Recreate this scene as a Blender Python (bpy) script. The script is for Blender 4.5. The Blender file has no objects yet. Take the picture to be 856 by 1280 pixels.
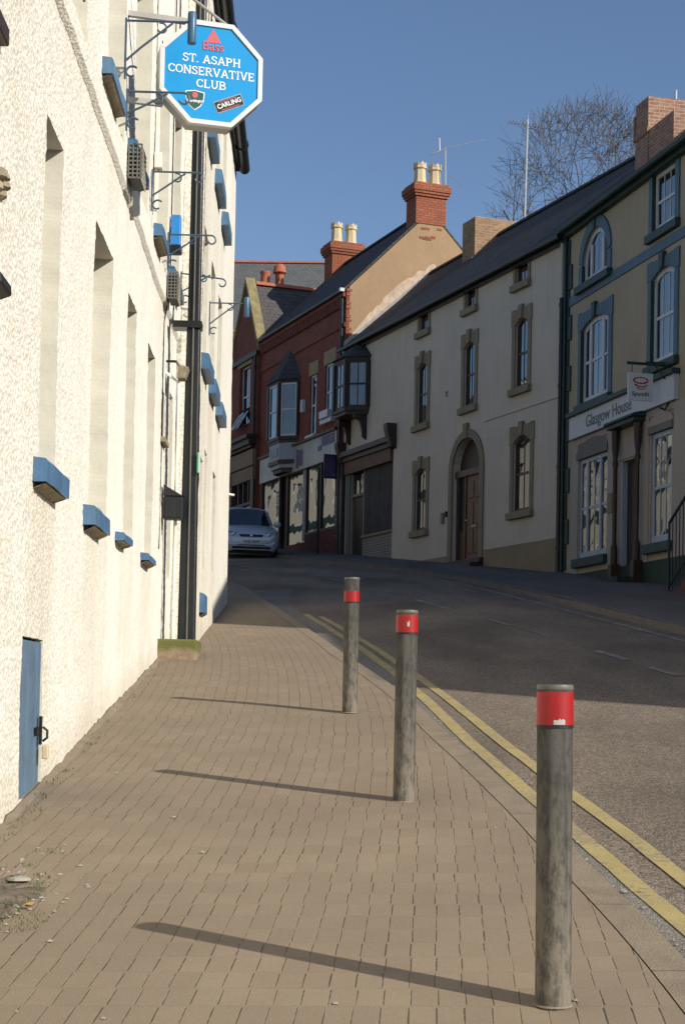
import bpy, math, random
from mathutils import Vector, Matrix, noise
random.seed(11)
R = math.radians
scene = bpy.context.scene
col = scene.collection

# ------------------------------------------------------------------ geometry collector
class MB:
    def __init__(s): s.v, s.f = [], []
    def add(s, vs, fs):
        o = len(s.v); s.v += [tuple(p) for p in vs]; s.f += [tuple(i + o for i in f) for f in fs]
        return s
    def box(s, x0, x1, y0, y1, z0, z1):
        return s.add([(x0,y0,z0),(x1,y0,z0),(x1,y1,z0),(x0,y1,z0),(x0,y0,z1),(x1,y0,z1),(x1,y1,z1),(x0,y1,z1)],
              [(0,3,2,1),(4,5,6,7),(0,1,5,4),(1,2,6,5),(2,3,7,6),(3,0,4,7)])
    def poly(s, pts): return s.add(pts, [tuple(range(len(pts)))])
    def prism(s, pts, vec):
        n = len(pts); v = Vector(vec)
        a = [Vector(p) for p in pts]; b = [p + v for p in a]
        fs = [tuple(range(n-1, -1, -1)), tuple(range(n, 2*n))] + [(i, (i+1) % n, n + (i+1) % n, n + i) for i in range(n)]
        return s.add(a + b, fs)
    def hexa(s, b4, t4):
        return s.add(list(b4) + list(t4), [(3,2,1,0),(4,5,6,7),(0,1,5,4),(1,2,6,5),(2,3,7,6),(3,0,4,7)])
    def tube(s, path, r, n=8, caps=True):
        path = [Vector(p) for p in path]; rs = r if isinstance(r, (list, tuple)) else [r]*len(path)
        rings = []; up = None
        for i, p in enumerate(path):
            d = (path[min(i+1, len(path)-1)] - path[max(i-1, 0)]).normalized()
            if up is None:
                up = Vector((0,0,1)) if abs(d.z) < .9 else Vector((1,0,0))
            a = d.cross(up)
            if a.length < 1e-5: a = d.orthogonal()
            a.normalize(); b = a.cross(d).normalized(); up = b
            rings.append([p + (a*math.cos(2*math.pi*k/n) + b*math.sin(2*math.pi*k/n))*rs[i] for k in range(n)])
        vs = [q for rg in rings for q in rg]; fs = []
        for i in range(len(path)-1):
            for k in range(n):
                fs.append((i*n+k, i*n+(k+1) % n, (i+1)*n+(k+1) % n, (i+1)*n+k))
        if caps:
            fs.append(tuple(range(n-1, -1, -1))); fs.append(tuple((len(path)-1)*n + k for k in range(n)))
        return s.add(vs, fs)
    def lathe(s, prof, c=(0,0,0), n=24, cap=True):
        vs, fs = [], []
        for r, z in prof:
            for k in range(n):
                a = 2*math.pi*k/n; vs.append((c[0] + r*math.cos(a), c[1] + r*math.sin(a), c[2] + z))
        m = len(prof)
        for i in range(m-1):
            for k in range(n): fs.append((i*n+k, i*n+(k+1) % n, (i+1)*n+(k+1) % n, (i+1)*n+k))
        if cap:
            fs.append(tuple(range(n-1, -1, -1))); fs.append(tuple((m-1)*n+k for k in range(n)))
        return s.add(vs, fs)
    def xf(s, M):
        s.v = [tuple(M @ Vector(p)) for p in s.v]; return s
    def build(s, name, mat, parent=None, off=(0,0,0), smooth=False, bevel=0, uvs=None, sharp=40):
        me = bpy.data.meshes.new(name)
        me.from_pydata([(p[0]-off[0], p[1]-off[1], p[2]-off[2]) for p in s.v], [], s.f)
        me.update()
        uv = me.uv_layers.new(name='UVMap')
        Z = Vector((0,0,1))
        for p in me.polygons:
            n = p.normal
            ua = Z.cross(n)
            if ua.length < .2: ua = Vector((1,0,0))
            ua.normalize(); va = n.cross(ua)
            for li in p.loop_indices:
                vi = me.loops[li].vertex_index
                if uvs: uv.data[li].uv = uvs[vi]
                else:
                    q = Vector(s.v[vi]); uv.data[li].uv = (q.dot(ua), q.dot(va))
            if smooth: p.use_smooth = True
        if smooth and sharp: me.set_sharp_from_angle(angle=R(sharp))
        me.materials.append(mat)
        o = bpy.data.objects.new(name, me); col.objects.link(o)
        if parent: o.parent = parent
        if bevel:
            m = o.modifiers.new('bevel', 'BEVEL'); m.width = bevel; m.segments = 2; m.limit_method = 'ANGLE'; m.angle_limit = R(40)
        return o

def tag(o, label=None, cat=None, group=None, kind=None):
    if label: o['label'] = label
    if cat: o['category'] = cat
    if group: o['group'] = group
    if kind: o['kind'] = kind
    return o
def empty(name, loc, rz=0, label=None, cat=None, group=None):
    o = bpy.data.objects.new(name, None); col.objects.link(o)
    o.location = loc; o.rotation_euler = (0,0,rz); o.empty_display_size = .3
    return tag(o, label, cat, group)

class Bld:
    """a building frame: local x along the facade (right when facing it), local y into the building, z absolute height"""
    def __init__(s, name, P, ang, u0, label, cat, group=None):
        c, sn = math.cos(ang), math.sin(ang)
        s.P, s.c, s.s = P, c, sn
        x, y = P[0] + u0*c, P[1] + u0*sn
        s.off = (u0, 0, g(x, y)); s.root = empty(name, (x, y, g(x, y)), ang, label, cat, group)
    def w(s, u, y, z): return (s.P[0] + u*s.c - y*s.s, s.P[1] + u*s.s + y*s.c, z)
    def part(s, name, mb, mat, parent=None, **k):
        return mb.build(name, mat, parent or s.root, s.off, **k)

def g(x, y): return .119*y + .02*x

# ------------------------------------------------------------------ materials
def newmat(name):
    m = bpy.data.materials.new(name); m.use_nodes = True; nt = m.node_tree
    for n in list(nt.nodes): nt.nodes.remove(n)
    out = nt.nodes.new('ShaderNodeOutputMaterial'); b = nt.nodes.new('ShaderNodeBsdfPrincipled')
    nt.links.new(b.outputs[0], out.inputs[0])
    return m, nt, b, out
class N:
    def __init__(s, nt): s.nt = nt
    def node(s, t, **k):
        n = s.nt.nodes.new(t)
        for a, v in k.items(): setattr(n, a, v)
        return n
    def link(s, a, b): s.nt.links.new(a, b)
    def set(s, inp, v):
        if hasattr(v, 'is_linked') or isinstance(v, bpy.types.NodeSocket): s.nt.links.new(v, inp)
        else: inp.default_value = v
    def math(s, op, a, b=0., c=0., clamp=False):
        n = s.node('ShaderNodeMath', operation=op); n.use_clamp = clamp
        s.set(n.inputs[0], a); s.set(n.inputs[1], b); s.set(n.inputs[2], c); return n.outputs[0]
    def noise(s, vec, scale, detail=3, rough=.55, dist=0.):
        n = s.node('ShaderNodeTexNoise'); s.set(n.inputs['Vector'], vec)
        n.inputs['Scale'].default_value = scale; n.inputs['Detail'].default_value = detail
        n.inputs['Roughness'].default_value = rough; n.inputs['Distortion'].default_value = dist
        return n.outputs[0]
    def ramp(s, f, stops):
        n = s.node('ShaderNodeValToRGB'); s.set(n.inputs[0], f)
        e = n.color_ramp.elements
        while len(e) < len(stops): e.new(.5)
        for el, (p, c) in zip(e, stops):
            el.position = p; el.color = (c, c, c, 1) if isinstance(c, (int, float)) else (*c, 1)
        return n.outputs[0]
    def mix(s, f, a, b, mode='MIX'):
        n = s.node('ShaderNodeMix', data_type='RGBA', blend_type=mode)
        s.set(n.inputs[0], f)
        for i, v in ((6, a), (7, b)):
            if isinstance(v, tuple): n.inputs[i].default_value = (*v[:3], 1)
            else: s.link(v, n.inputs[i])
        return n.outputs[2]
    def bump(s, h, strength, dist, normal=None):
        n = s.node('ShaderNodeBump'); n.inputs['Strength'].default_value = strength; n.inputs['Distance'].default_value = dist
        s.set(n.inputs['Height'], h)
        if normal: s.link(normal, n.inputs['Normal'])
        return n.outputs[0]
    def obj(s): return s.node('ShaderNodeTexCoord').outputs['Object']
    def uv(s): return s.node('ShaderNodeTexCoord').outputs['UV']
    def sep(s, v):
        n = s.node('ShaderNodeSeparateXYZ'); s.link(v, n.inputs[0]); return n.outputs
    def mapping(s, v, sc=(1,1,1), rot=(0,0,0)):
        n = s.node('ShaderNodeMapping'); s.link(v, n.inputs[0]); n.inputs['Scale'].default_value = sc; n.inputs['Rotation'].default_value = rot
        return n.outputs[0]
def plain(name, c, rough=.6, var=.25, scale=3., bump=0., bscale=40., metal=0., streak=0., dirt=None, spec=.4):
    """painted / cast surface: base colour broken by large and small noise, rain streaks and optional grime"""
    m, nt, b, out = newmat(name); n = N(nt); o = n.obj()
    lo = n.noise(o, scale, 4); hi = n.noise(o, scale*14, 3)
    f = n.math('ADD', n.math('MULTIPLY', lo, .65), n.math('MULTIPLY', hi, .35))
    d = tuple(x*(1-var) for x in c); l = tuple(min(1, x*(1+var*.75)) for x in c)
    cc = n.ramp(f, [(.33, d), (.67, l)])
    if streak:
        st = n.noise(n.mapping(o, (5,5,.35)), 1.6, 4)
        cc = n.mix(n.math('MULTIPLY', n.ramp(st, [(.5, 0.), (.72, 1.)]), streak), cc, dirt or tuple(x*.45 for x in c))
    n.link(cc, b.inputs['Base Color'])
    b.inputs['Roughness'].default_value = rough; b.inputs['Metallic'].default_value = metal
    b.inputs['Specular IOR Level'].default_value = spec
    if bump: n.link(n.bump(n.noise(o, bscale, 4), bump, .01), b.inputs['Normal'])
    return m
def brickmat(name, cols, mortar, bw=.225, bh=.075, mort=.01, grime=.35, warm=0., bump=.5):
    m, nt, b, out = newmat(name); n = N(nt); uv = n.uv(); o = n.obj()
    t = n.node('ShaderNodeTexBrick'); n.link(uv, t.inputs['Vector'])
    t.inputs['Scale'].default_value = 1; t.inputs['Brick Width'].default_value = bw; t.inputs['Row Height'].default_value = bh
    t.inputs['Mortar Size'].default_value = mort; t.inputs['Mortar Smooth'].default_value = .3; t.inputs['Bias'].default_value = 0
    t.inputs['Color1'].default_value = (*cols[0], 1); t.inputs['Color2'].default_value = (*cols[1], 1); t.inputs['Mortar'].default_value = (*mortar, 1)
    v = n.noise(o, 1.1, 5, .6)
    c = n.mix(n.math('MULTIPLY', n.ramp(v, [(.42, 0.), (.7, 1.)]), grime), t.outputs['Color'], tuple(x*.35 for x in cols[0]))
    v2 = n.noise(n.mapping(uv, (4.4, 13.3, 1)), 1., 1)
    c = n.mix(n.ramp(v2, [(.35, .45), (.65, 0.)]), c, cols[2] if len(cols) > 2 else tuple(x*.6 for x in cols[1]))
    n.link(c, b.inputs['Base Color']); b.inputs['Roughness'].default_value = .85; b.inputs['Specular IOR Level'].default_value = .25
    h = n.math('SUBTRACT', n.math('MULTIPLY', n.noise(o, 60, 3), .3), t.outputs['Fac'])
    n.link(n.bump(h, bump, .008), b.inputs['Normal'])
    return m
def slatemat(name, a, bcol):
    return brickmat(name, (a, bcol, tuple(x*1.35 for x in a)), tuple(x*.3 for x in a), .26, .17, .008, .3, bump=.8)
def glassmat(name, base=(.012,.013,.014), ior=2.3, wav=.02):
    m, nt, b, out = newmat(name); n = N(nt); o = n.obj()
    gl = n.node('ShaderNodeBsdfGlossy'); gl.inputs['Roughness'].default_value = .015; gl.inputs['Color'].default_value = (.93,.95,.94,1)
    df = n.node('ShaderNodeBsdfDiffuse')
    bl = n.noise(n.mapping(o, (6,6,.7)), 1.5, 2)
    n.link(n.ramp(bl, [(.4, base), (.75, tuple(x*2.2 for x in base))]), df.inputs['Color'])
    fr = n.node('ShaderNodeFresnel'); fr.inputs['IOR'].default_value = ior
    nb = n.bump(n.noise(o, 1.4, 1), wav, .5)
    n.link(nb, gl.inputs['Normal'])
    mx = n.node('ShaderNodeMixShader'); n.link(fr.outputs[0], mx.inputs[0]); n.link(df.outputs[0], mx.inputs[1]); n.link(gl.outputs[0], mx.inputs[2])
    n.link(mx.outputs[0], out.inputs[0]); return m

def roughcast(name, c, strength=1.0):
    """white painted pebbledash: lumpy, with brownish pits where paint has not reached"""
    m, nt, b, out = newmat(name); n = N(nt); o = n.obj()
    v = n.node('ShaderNodeTexVoronoi', feature='F1'); n.link(o, v.inputs['Vector']); v.inputs['Scale'].default_value = 40
    a = n.noise(o, 36, 5, .66); big = n.noise(o, 2.2, 4); mid = n.noise(o, 9, 3)
    h = n.math('ADD', n.math('MULTIPLY', a, .9), n.math('MULTIPLY', v.outputs['Distance'], -.7))
    sx = n.sep(o); nf = n.math('MULTIPLY_ADD', sx[0], -.26, .1, clamp=True); nf = n.math('MULTIPLY_ADD', nf, .7, .3)
    pit = n.ramp(h, [(.02, 1.), (.13, .0)])
    cc = n.ramp(n.math('ADD', n.math('MULTIPLY', big, .6), n.math('MULTIPLY', mid, .4)), [(.32, tuple(x*.92*y for x, y in zip(c, (1,.985,.95)))), (.58, c)])
    cc = n.mix(n.math('MULTIPLY', n.math('MULTIPLY', pit, nf), .42), cc, (.44,.36,.25))
    sx = n.sep(o)
    st = n.noise(n.mapping(o, (7,7,.3)), 1.5, 3)
    low = n.ramp(sx[2], [(.0, 1.), (.9, 0.)])            # grime grows towards the foot of the wall
    ga = n.node('ShaderNodeAttribute', attribute_name='grime')
    gf = n.math('MULTIPLY', n.math('ADD', ga.outputs['Fac'], n.math('MULTIPLY', n.math('SUBTRACT', n.noise(o, 16, 4, .7), .5), .22)), .50, clamp=True)
    cc = n.mix(gf, cc, (.50,.41,.28))
    n.link(cc, b.inputs['Base Color']); b.inputs['Roughness'].default_value = .9; b.inputs['Specular IOR Level'].default_value = .2
    n.link(n.bump(n.math('MULTIPLY', h, nf), .62*strength, .018), b.inputs['Normal'])
    return m

def pavingmat():
    """concrete block paving, 100 x 200 mm, joints filled with sand and moss; UV in metres follows the bend of the kerb"""
    m, nt, b, out = newmat('block_paving'); n = N(nt); uv = n.uv(); o = n.obj()
    j = n.noise(uv, 5, 2); j2 = n.noise(uv, 31, 2)
    s = n.sep(uv)
    wob = n.math('MULTIPLY', n.math('SUBTRACT', j2, .5), .002)
    wob = n.math('ADD', wob, n.math('MULTIPLY', n.math('SUBTRACT', j, .5), .005))
    y = n.math('DIVIDE', n.math('ADD', s[1], wob), .182)
    row = n.math('FLOOR', y)
    rr = n.node('ShaderNodeTexWhiteNoise', noise_dimensions='1D'); n.link(row, rr.inputs['W'])
    par = n.math('MULTIPLY', n.math('MODULO', n.math('ABSOLUTE', row), 2.), .07)
    x = n.math('ADD', n.math('DIVIDE', n.math('ADD', s[0], wob), .0875), n.math('ADD', par, n.math('MULTIPLY', rr.outputs[0], .14)))
    colm = n.math('FLOOR', x)
    fx = n.math('ABSOLUTE', n.math('SUBTRACT', n.math('FRACT', x), .5)); fy = n.math('ABSOLUTE', n.math('SUBTRACT', n.math('FRACT', y), .5))
    wx = n.ramp(n.noise(uv, 3.1, 3), [(.35, .470), (.65, .446)])
    jx = n.math('MULTIPLY', n.math('SUBTRACT', fx, wx), 26., clamp=True)
    jy = n.math('MULTIPLY', n.math('SUBTRACT', fy, .486), 70., clamp=True)
    fade = n.math('MULTIPLY', n.ramp(n.noise(uv, 2.1, 4), [(.34, .3), (.58, 1.)]), n.ramp(n.noise(uv, 24, 2), [(.36, .5), (.52, 1.)]))
    jx = n.math('MULTIPLY', jx, n.math('MULTIPLY', n.math('SUBTRACT', .455, fy), 16., clamp=True)); jx = n.math('MULTIPLY', jx, fade); jyc = n.math('MULTIPLY', jy, .26)
    joint = n.math('MAXIMUM', jx, jyc)
    idv = n.node('ShaderNodeCombineXYZ'); n.link(colm, idv.inputs[0]); n.link(row, idv.inputs[1])
    wn = n.node('ShaderNodeTexWhiteNoise', noise_dimensions='3D'); n.link(idv.outputs[0], wn.inputs['Vector'])
    base = n.mix(wn.outputs[0], (.258,.197,.134), (.300,.231,.158))
    big = n.noise(o, .9, 5, .6)
    base = n.mix(n.ramp(big, [(.36, .55), (.62, 0.)]), base, (.205,.160,.108))
    gr = n.noise(o, 260, 2); base = n.mix(n.ramp(gr, [(.38, .35), (.55, 0.)]), base, (.15,.12,.09))
    base = n.mix(n.ramp(n.noise(o, 190, 2), [(.64, 0.), (.72, .75)]), base, (.46,.4,.32))
    stain = n.noise(o, 3.6, 5, .65); base = n.mix(n.ramp(stain, [(.64, 0.), (.78, .5)]), base, (.13,.105,.08))
    moss = n.mix(n.ramp(n.noise(o, 1.7, 3), [(.45, 0.), (.6, 1.)]), (.075,.058,.042), (.062,.06,.030))
    c = n.mix(n.math('MULTIPLY', joint, .88), base, moss)
    n.link(c, b.inputs['Base Color']); b.inputs['Roughness'].default_value = .88; b.inputs['Specular IOR Level'].default_value = .3
    h = n.math('ADD', n.math('MULTIPLY', joint, -1.), n.math('MULTIPLY', gr, .25))
    h = n.math('ADD', h, n.math('MULTIPLY', wn.outputs[0], .12))
    n.link(n.bump(h, .7, .006), b.inputs['Normal'])
    return m
def asphaltmat(name, dark, light, tint, warm=.5):
    m, nt, b, out = newmat(name); n = N(nt); o = n.obj()
    v = n.node('ShaderNodeTexVoronoi', feature='F1'); n.link(o, v.inputs['Vector']); v.inputs['Scale'].default_value = 95
    spk = n.noise(o, 130, 2, .7); big = n.noise(n.mapping(o, (1,.35,1)), .8, 5)
    wn = n.node('ShaderNodeSeparateColor'); n.link(v.outputs['Color'], wn.inputs[0])
    c = n.mix(n.ramp(wn.outputs[0], [(.2, 0.), (.9, 1.)]), dark, light)
    c = n.mix(n.ramp(spk, [(.45, 0.), (.7, .55)]), c, tint)
    c = n.mix(n.ramp(big, [(.38, .5), (.6, 0.)]), c, tuple(x*.62 for x in dark))
    n.link(c, b.inputs['Base Color']); b.inputs['Roughness'].default_value = .85; b.inputs['Specular IOR Level'].default_value = .3
    h = n.math('ADD', n.math('MULTIPLY', v.outputs['Distance'], -1.), n.math('MULTIPLY', spk, .6))
    n.link(n.bump(h, .8, .008), b.inputs['Normal'])
    return m
def linemat(name, c, under, wear):
    """thermoplastic marking worn through to the road"""
    m, nt, b, out = newmat(name); n = N(nt); o = n.obj()
    w = n.noise(o, 30, 5, .7); w2 = n.noise(o, 2.6, 4); cr = n.noise(n.mapping(o, (1, 12, 1)), 2.6, 3)
    f = n.math('ADD', n.math('ADD', n.math('MULTIPLY', w, .55), n.math('MULTIPLY', w2, .3)), n.math('MULTIPLY', cr, .15))
    cc = n.mix(n.ramp(n.noise(o, 4, 4), [(.35, .5), (.65, 0.)]), c, tuple(x*.72 for x in c))
    cc = n.mix(n.ramp(f, [(wear, 0.), (wear + .1, .9)]), cc, under)
    n.link(cc, b.inputs['Base Color']); b.inputs['Roughness'].default_value = .75
    n.link(n.bump(n.noise(o, 110, 3), .5, .005), b.inputs['Normal'])
    return m
def bollardmat():
    m, nt, b, out = newmat('bollard_metal'); n = N(nt); o = n.obj(); s = n.sep(o)
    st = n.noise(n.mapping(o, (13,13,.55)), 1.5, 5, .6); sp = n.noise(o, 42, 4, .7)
    zz = n.math('ADD', s[2], n.math('MULTIPLY', n.math('SUBTRACT', st, .5), .5))
    c = n.ramp(zz, [(.05, (.22,.19,.148)), (.4, (.165,.148,.122)), (.7, (.115,.107,.093)), (1., (.085,.08,.071))])
    mo = n.noise(n.mapping(o, (1,1,.45)), 26, 5, .7); c = n.mix(n.ramp(mo, [(.40, .7), (.55, 0.)]), c, (.055,.051,.045))
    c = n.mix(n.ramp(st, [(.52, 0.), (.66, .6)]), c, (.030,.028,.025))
    c = n.mix(n.ramp(sp, [(.62, 0.), (.76, .35)]), c, (.25,.23,.2))
    n.link(c, b.inputs['Base Color']); b.inputs['Metallic'].default_value = 0.; b.inputs['Specular IOR Level'].default_value = .10
    n.link(n.ramp(sp, [(.3, .85), (.7, 1.)]), b.inputs['Roughness'])
    n.link(n.bump(n.noise(o, 75, 4), .4, .004), b.inputs['Normal'])
    return m
def soffit_stain(name):
    return None

M = {}
M['roughcast'] = roughcast('white_roughcast', (.92,.885,.79))
M['roughcast_far'] = roughcast('white_roughcast_smooth', (.90,.86,.76), .6)
M['reveal'] = plain('cream_reveal_paint', (.74,.69,.56), .7, .08, 2., .15, 30)
M['sill_blue'] = plain('blue_gloss_paint', (.075,.17,.30), .45, .25, 6., .2, 50, streak=.25, dirt=(.25,.24,.22))
M['sill_end'] = plain('sunlit_blue_paint', (.06,.20,.42), .5, .15, 6.)
M['stone_under'] = plain('bare_stone', (.30,.25,.17), .9, .35, 14., .8, 45)
M['door_blue'] = plain('faded_blue_boards', (.105,.17,.245), .6, .22, 4., .3, 30, streak=.35, dirt=(.20,.21,.22))
M['black_iron'] = plain('black_iron_paint', (.012,.014,.014), .38, .35, 5., .15, 40, spec=.5, streak=.2, dirt=(.06,.06,.055))
M['bracket'] = plain('blue_grey_iron', (.075,.115,.16), .5, .3, 9., .2)
M['cyl_blue'] = plain('blue_sleeve_paint', (.055,.135,.23), .35, .2, 8.)
M['lamp_blue'] = plain('bright_blue_plastic', (.04,.24,.62), .35, .1, 8.)
M['moss'] = None
M['white_pipe'] = plain('painted_pipe_white', (.78,.74,.64), .6, .12, 4.)
M['grille'] = plain('pale_grille_metal', (.62,.58,.48), .6, .15, 8.)
M['wire'] = plain('grey_mesh_wire', (.16,.15,.13), .6, .2, 8.)
M['dark'] = plain('dark_void', (.012,.012,.012), .8, .2)
M['glass'] = glassmat('old_window_glass')
M['glass_shop'] = glassmat('shop_plate_glass', (.010,.010,.010), 3.3, .010)
M['glass_sky'] = glassmat('upper_window_glass', (.014,.015,.018), 2.5, .015)
M['glass_net'] = glassmat('net_curtained_glass', (.085,.09,.10), 2.2, .012)
M['cream'] = plain('cream_wall_paint', (.60,.515,.405), .85, .10, .8, .25, 25, streak=.28, dirt=(.36,.32,.26))
M['tan_dado'] = plain('tan_plinth_paint', (.30,.23,.135), .85, .15, 1.5, .3, 25, streak=.2)
M['khaki'] = plain('khaki_stone_paint', (.265,.215,.14), .8, .15, 3., .3, 30)
M['brown_wood'] = plain('brown_varnished_wood', (.085,.040,.022), .45, .35, 7., .1)
M['dark_wood'] = plain('dark_brown_paint', (.045,.026,.018), .5, .3, 5.)
M['door_wood'] = plain('oak_door', (.17,.082,.035), .5, .3, 6., .15)
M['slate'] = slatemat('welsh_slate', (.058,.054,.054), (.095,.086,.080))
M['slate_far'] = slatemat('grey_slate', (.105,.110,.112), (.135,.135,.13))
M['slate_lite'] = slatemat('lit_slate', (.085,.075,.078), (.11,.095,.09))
M['red_brick'] = brickmat('red_facing_brick', ((.29,.068,.038), (.22,.05,.03), (.15,.04,.03)), (.17,.11,.08), mort=.013)
M['chim_brick'] = brickmat('orange_chimney_brick', ((.45,.14,.065), (.36,.10,.05), (.25,.075,.045)), (.13,.085,.065), mort=.014, grime=.6)
M['old_brick'] = brickmat('weathered_brown_brick', ((.33,.17,.09), (.23,.12,.07), (.42,.30,.19)), (.34,.28,.21), grime=.55)
M['pale_brick'] = brickmat('mottled_brick', ((.36,.16,.10), (.24,.095,.065), (.46,.34,.25)), (.46,.36,.27), grime=.45)
M['white_tile'] = brickmat('white_glazed_brick', ((.33,.30,.27), (.29,.265,.24), (.24,.22,.2)), (.10,.09,.08), .23, .08, .012, .3, bump=.2)
M['terracotta'] = plain('terracotta', (.42,.13,.07), .8, .2, 6., .3)
M['buff'] = plain('buff_clay', (.62,.50,.31), .8, .14, 6., .2, streak=.25, dirt=(.35,.25,.14))
M['gable_render'] = plain('tan_cement_render', (.355,.235,.135), .9, .13, .9, .4, 22, streak=.28, dirt=(.27,.18,.10))
M['mortar_patch'] = plain('pale_mortar', (.55,.42,.31), .9, .3, 5., .8, 18)
M['lead'] = plain('lead_flashing', (.30,.30,.29), .6, .25, 4., .3)
M['glas_wall'] = plain('stone_coloured_wall', (.43,.35,.235), .88, .10, .9, .3, 25, streak=.22, dirt=(.23,.19,.13))
M['glas_wall_low'] = plain('pale_ground_floor_wall', (.42,.36,.295), .88, .10, .9, .3, 25, streak=.22, dirt=(.25,.21,.17))
M['trim_blue'] = plain('slate_blue_trim', (.085,.145,.185), .6, .15, 3.)
M['trim_green'] = plain('dark_green_trim', (.022,.050,.040), .55, .25, 3.)
M['green_dado'] = plain('dark_green_plinth', (.018,.040,.022), .7, .3, 1.6, .2)
M['white_frame'] = plain('white_gloss_frame', (.58,.58,.58), .4, .08, 4.)
M['blue_frame'] = plain('pale_blue_frame', (.36,.41,.47), .4, .08, 4.)
M['apron'] = plain('pale_bay_panel', (.30,.32,.35), .5, .08, 3.)
M['fascia_white'] = plain('white_fascia_board', (.56,.56,.55), .5, .06, 2., streak=.15, dirt=(.4,.4,.39))
M['grey_panel'] = plain('grey_arch_panel', (.20,.17,.15), .8, .1, 2.)
M['letter_grey'] = plain('dark_grey_lettering', (.10,.11,.12), .5, .05)
M['letter_red'] = plain('red_swirl_paint', (.42,.035,.04), .5, .1)
M['sign_white'] = plain('sign_white_panel', (.62,.62,.62), .4, .04)
M['sand'] = plain('sandstone', (.33,.25,.13), .85, .2, 3., .4, 25)
M['mossy_sand'] = plain('mossy_coping_stone', (.27,.22,.11), .9, .35, 4., .5, 20, streak=.4, dirt=(.13,.13,.05))
M['purple'] = plain('purple_sign_paint', (.085,.06,.15), .5, .3, 5.)
M['teal'] = plain('teal_poster_paint', (.05,.10,.11), .5, .4, 5.)
M['galv'] = plain('galvanised_pole', (.55,.54,.52), .4, .15, 8., metal=.6)
M['alu'] = plain('aerial_rods', (.35,.34,.34), .4, .1, 8., metal=.5)
M['rail'] = plain('dark_blue_railing', (.018,.022,.035), .4, .2, 6.)
M['red_steps'] = plain('red_quarry_steps', (.16,.05,.035), .8, .25, 4., .4)
M['bark'] = plain('winter_bark', (.11,.085,.06), .9, .3, 5.)
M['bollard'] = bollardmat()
M['band'] = plain('red_reflective_tape', (.36,.012,.013), .45, .15, 8.)
M['sticker'] = plain('pale_sticker', (.42,.40,.37), .5, .2, 20.)
M['cap_dark'] = plain('bollard_cap_rim', (.13,.12,.10), .5, .3, 20.)
M['sign_blue'] = plain('sky_blue_sign_face', (.010,.30,.66), .25, .03, 2., spec=.5)
M['sign_frame'] = plain('aluminium_sign_frame', (.72,.71,.69), .35, .06, 5.)
M['sign_side'] = plain('sign_box_side', (.42,.40,.36), .5, .15, 5.)
M['txt_white'] = plain('white_lettering', (.85,.85,.85), .5, .02)
M['txt_red'] = plain('faded_red_lettering', (.62,.11,.13), .5, .08, 20.)
M['shield_green'] = plain('dark_green_badge', (.012,.085,.06), .4, .1)
M['badge_black'] = plain('black_badge', (.012,.012,.014), .4, .1)
M['car_paint'] = plain('pale_silver_blue_paint', (.47,.51,.56), .28, .04, 2., metal=.25, spec=.6)
M['car_glass'] = glassmat('car_glass', (.012,.014,.018), 1.9, .0)
M['lamp_glass'] = plain('headlight_lens', (.14,.15,.17), .12, .25, 30., metal=.3)
M['amber'] = plain('amber_lens', (.55,.20,.04), .25, .1)
M['tyre'] = plain('tyre_rubber', (.02,.02,.02), .8, .2)
M['plastic'] = plain('black_plastic', (.018,.018,.02), .55, .2)
M['plate'] = plain('white_number_plate', (.72,.72,.68), .4, .03)
M['chrome'] = plain('chrome_badge', (.6,.6,.6), .2, .05, metal=.9)
M['soil'] = plain('gritty_soil', (.17,.135,.095), .95, .55, 16., 1.4, 60)
M['grass'] = plain('weed_green', (.085,.115,.028), .7, .4, 20.)
M['leaf'] = plain('dead_leaf', (.40,.24,.08), .7, .3, 20.)
M['stone'] = plain('broken_mortar_stone', (.34,.31,.26), .9, .2, 14., .5, 40)
M['terrain'] = plain('rough_grassland', (.07,.075,.035), .95, .4, .15, .5, 3)
M['paving'] = pavingmat()
M['kerb'] = plain('concrete_kerb', (.252,.200,.140), .9, .2, 6., .6, 90, streak=.3, dirt=(.17,.14,.10))
def kerb_joints(m):
    nt = m.node_tree; n = N(nt); b = [x for x in nt.nodes if x.type == 'BSDF_PRINCIPLED'][0]; c = b.inputs['Base Color'].links[0].from_socket
    y = n.math('FRACT', n.math('DIVIDE', n.sep(n.obj())[1], .91)); j = n.math('MULTIPLY', n.math('SUBTRACT', n.math('ABSOLUTE', n.math('SUBTRACT', y, .5)), .4925), 200., clamp=True)
    n.link(n.mix(n.math('MULTIPLY', j, .75), c, (.06,.05,.04)), b.inputs['Base Color'])
kerb_joints(M['kerb'])
M['far_kerb'] = plain('worn_far_kerb', (.16,.14,.12), .9, .2, 4., .5, 60)
M['road'] = asphaltmat('worn_brown_asphalt', (.082,.065,.050), (.34,.27,.205), (.46,.375,.285))
M['gutter'] = asphaltmat('grey_gutter_grit', (.16,.145,.125), (.30,.27,.23), (.33,.29,.24))
M['yellow'] = linemat('worn_yellow_line', (.42,.33,.135), (.22,.185,.145), .495)
M['white_line'] = linemat('worn_white_line', (.40,.37,.34), (.14,.12,.105), .42)
M['footway'] = asphaltmat('dark_footway', (.12,.105,.095), (.20,.17,.15), (.2,.18,.16))
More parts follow.
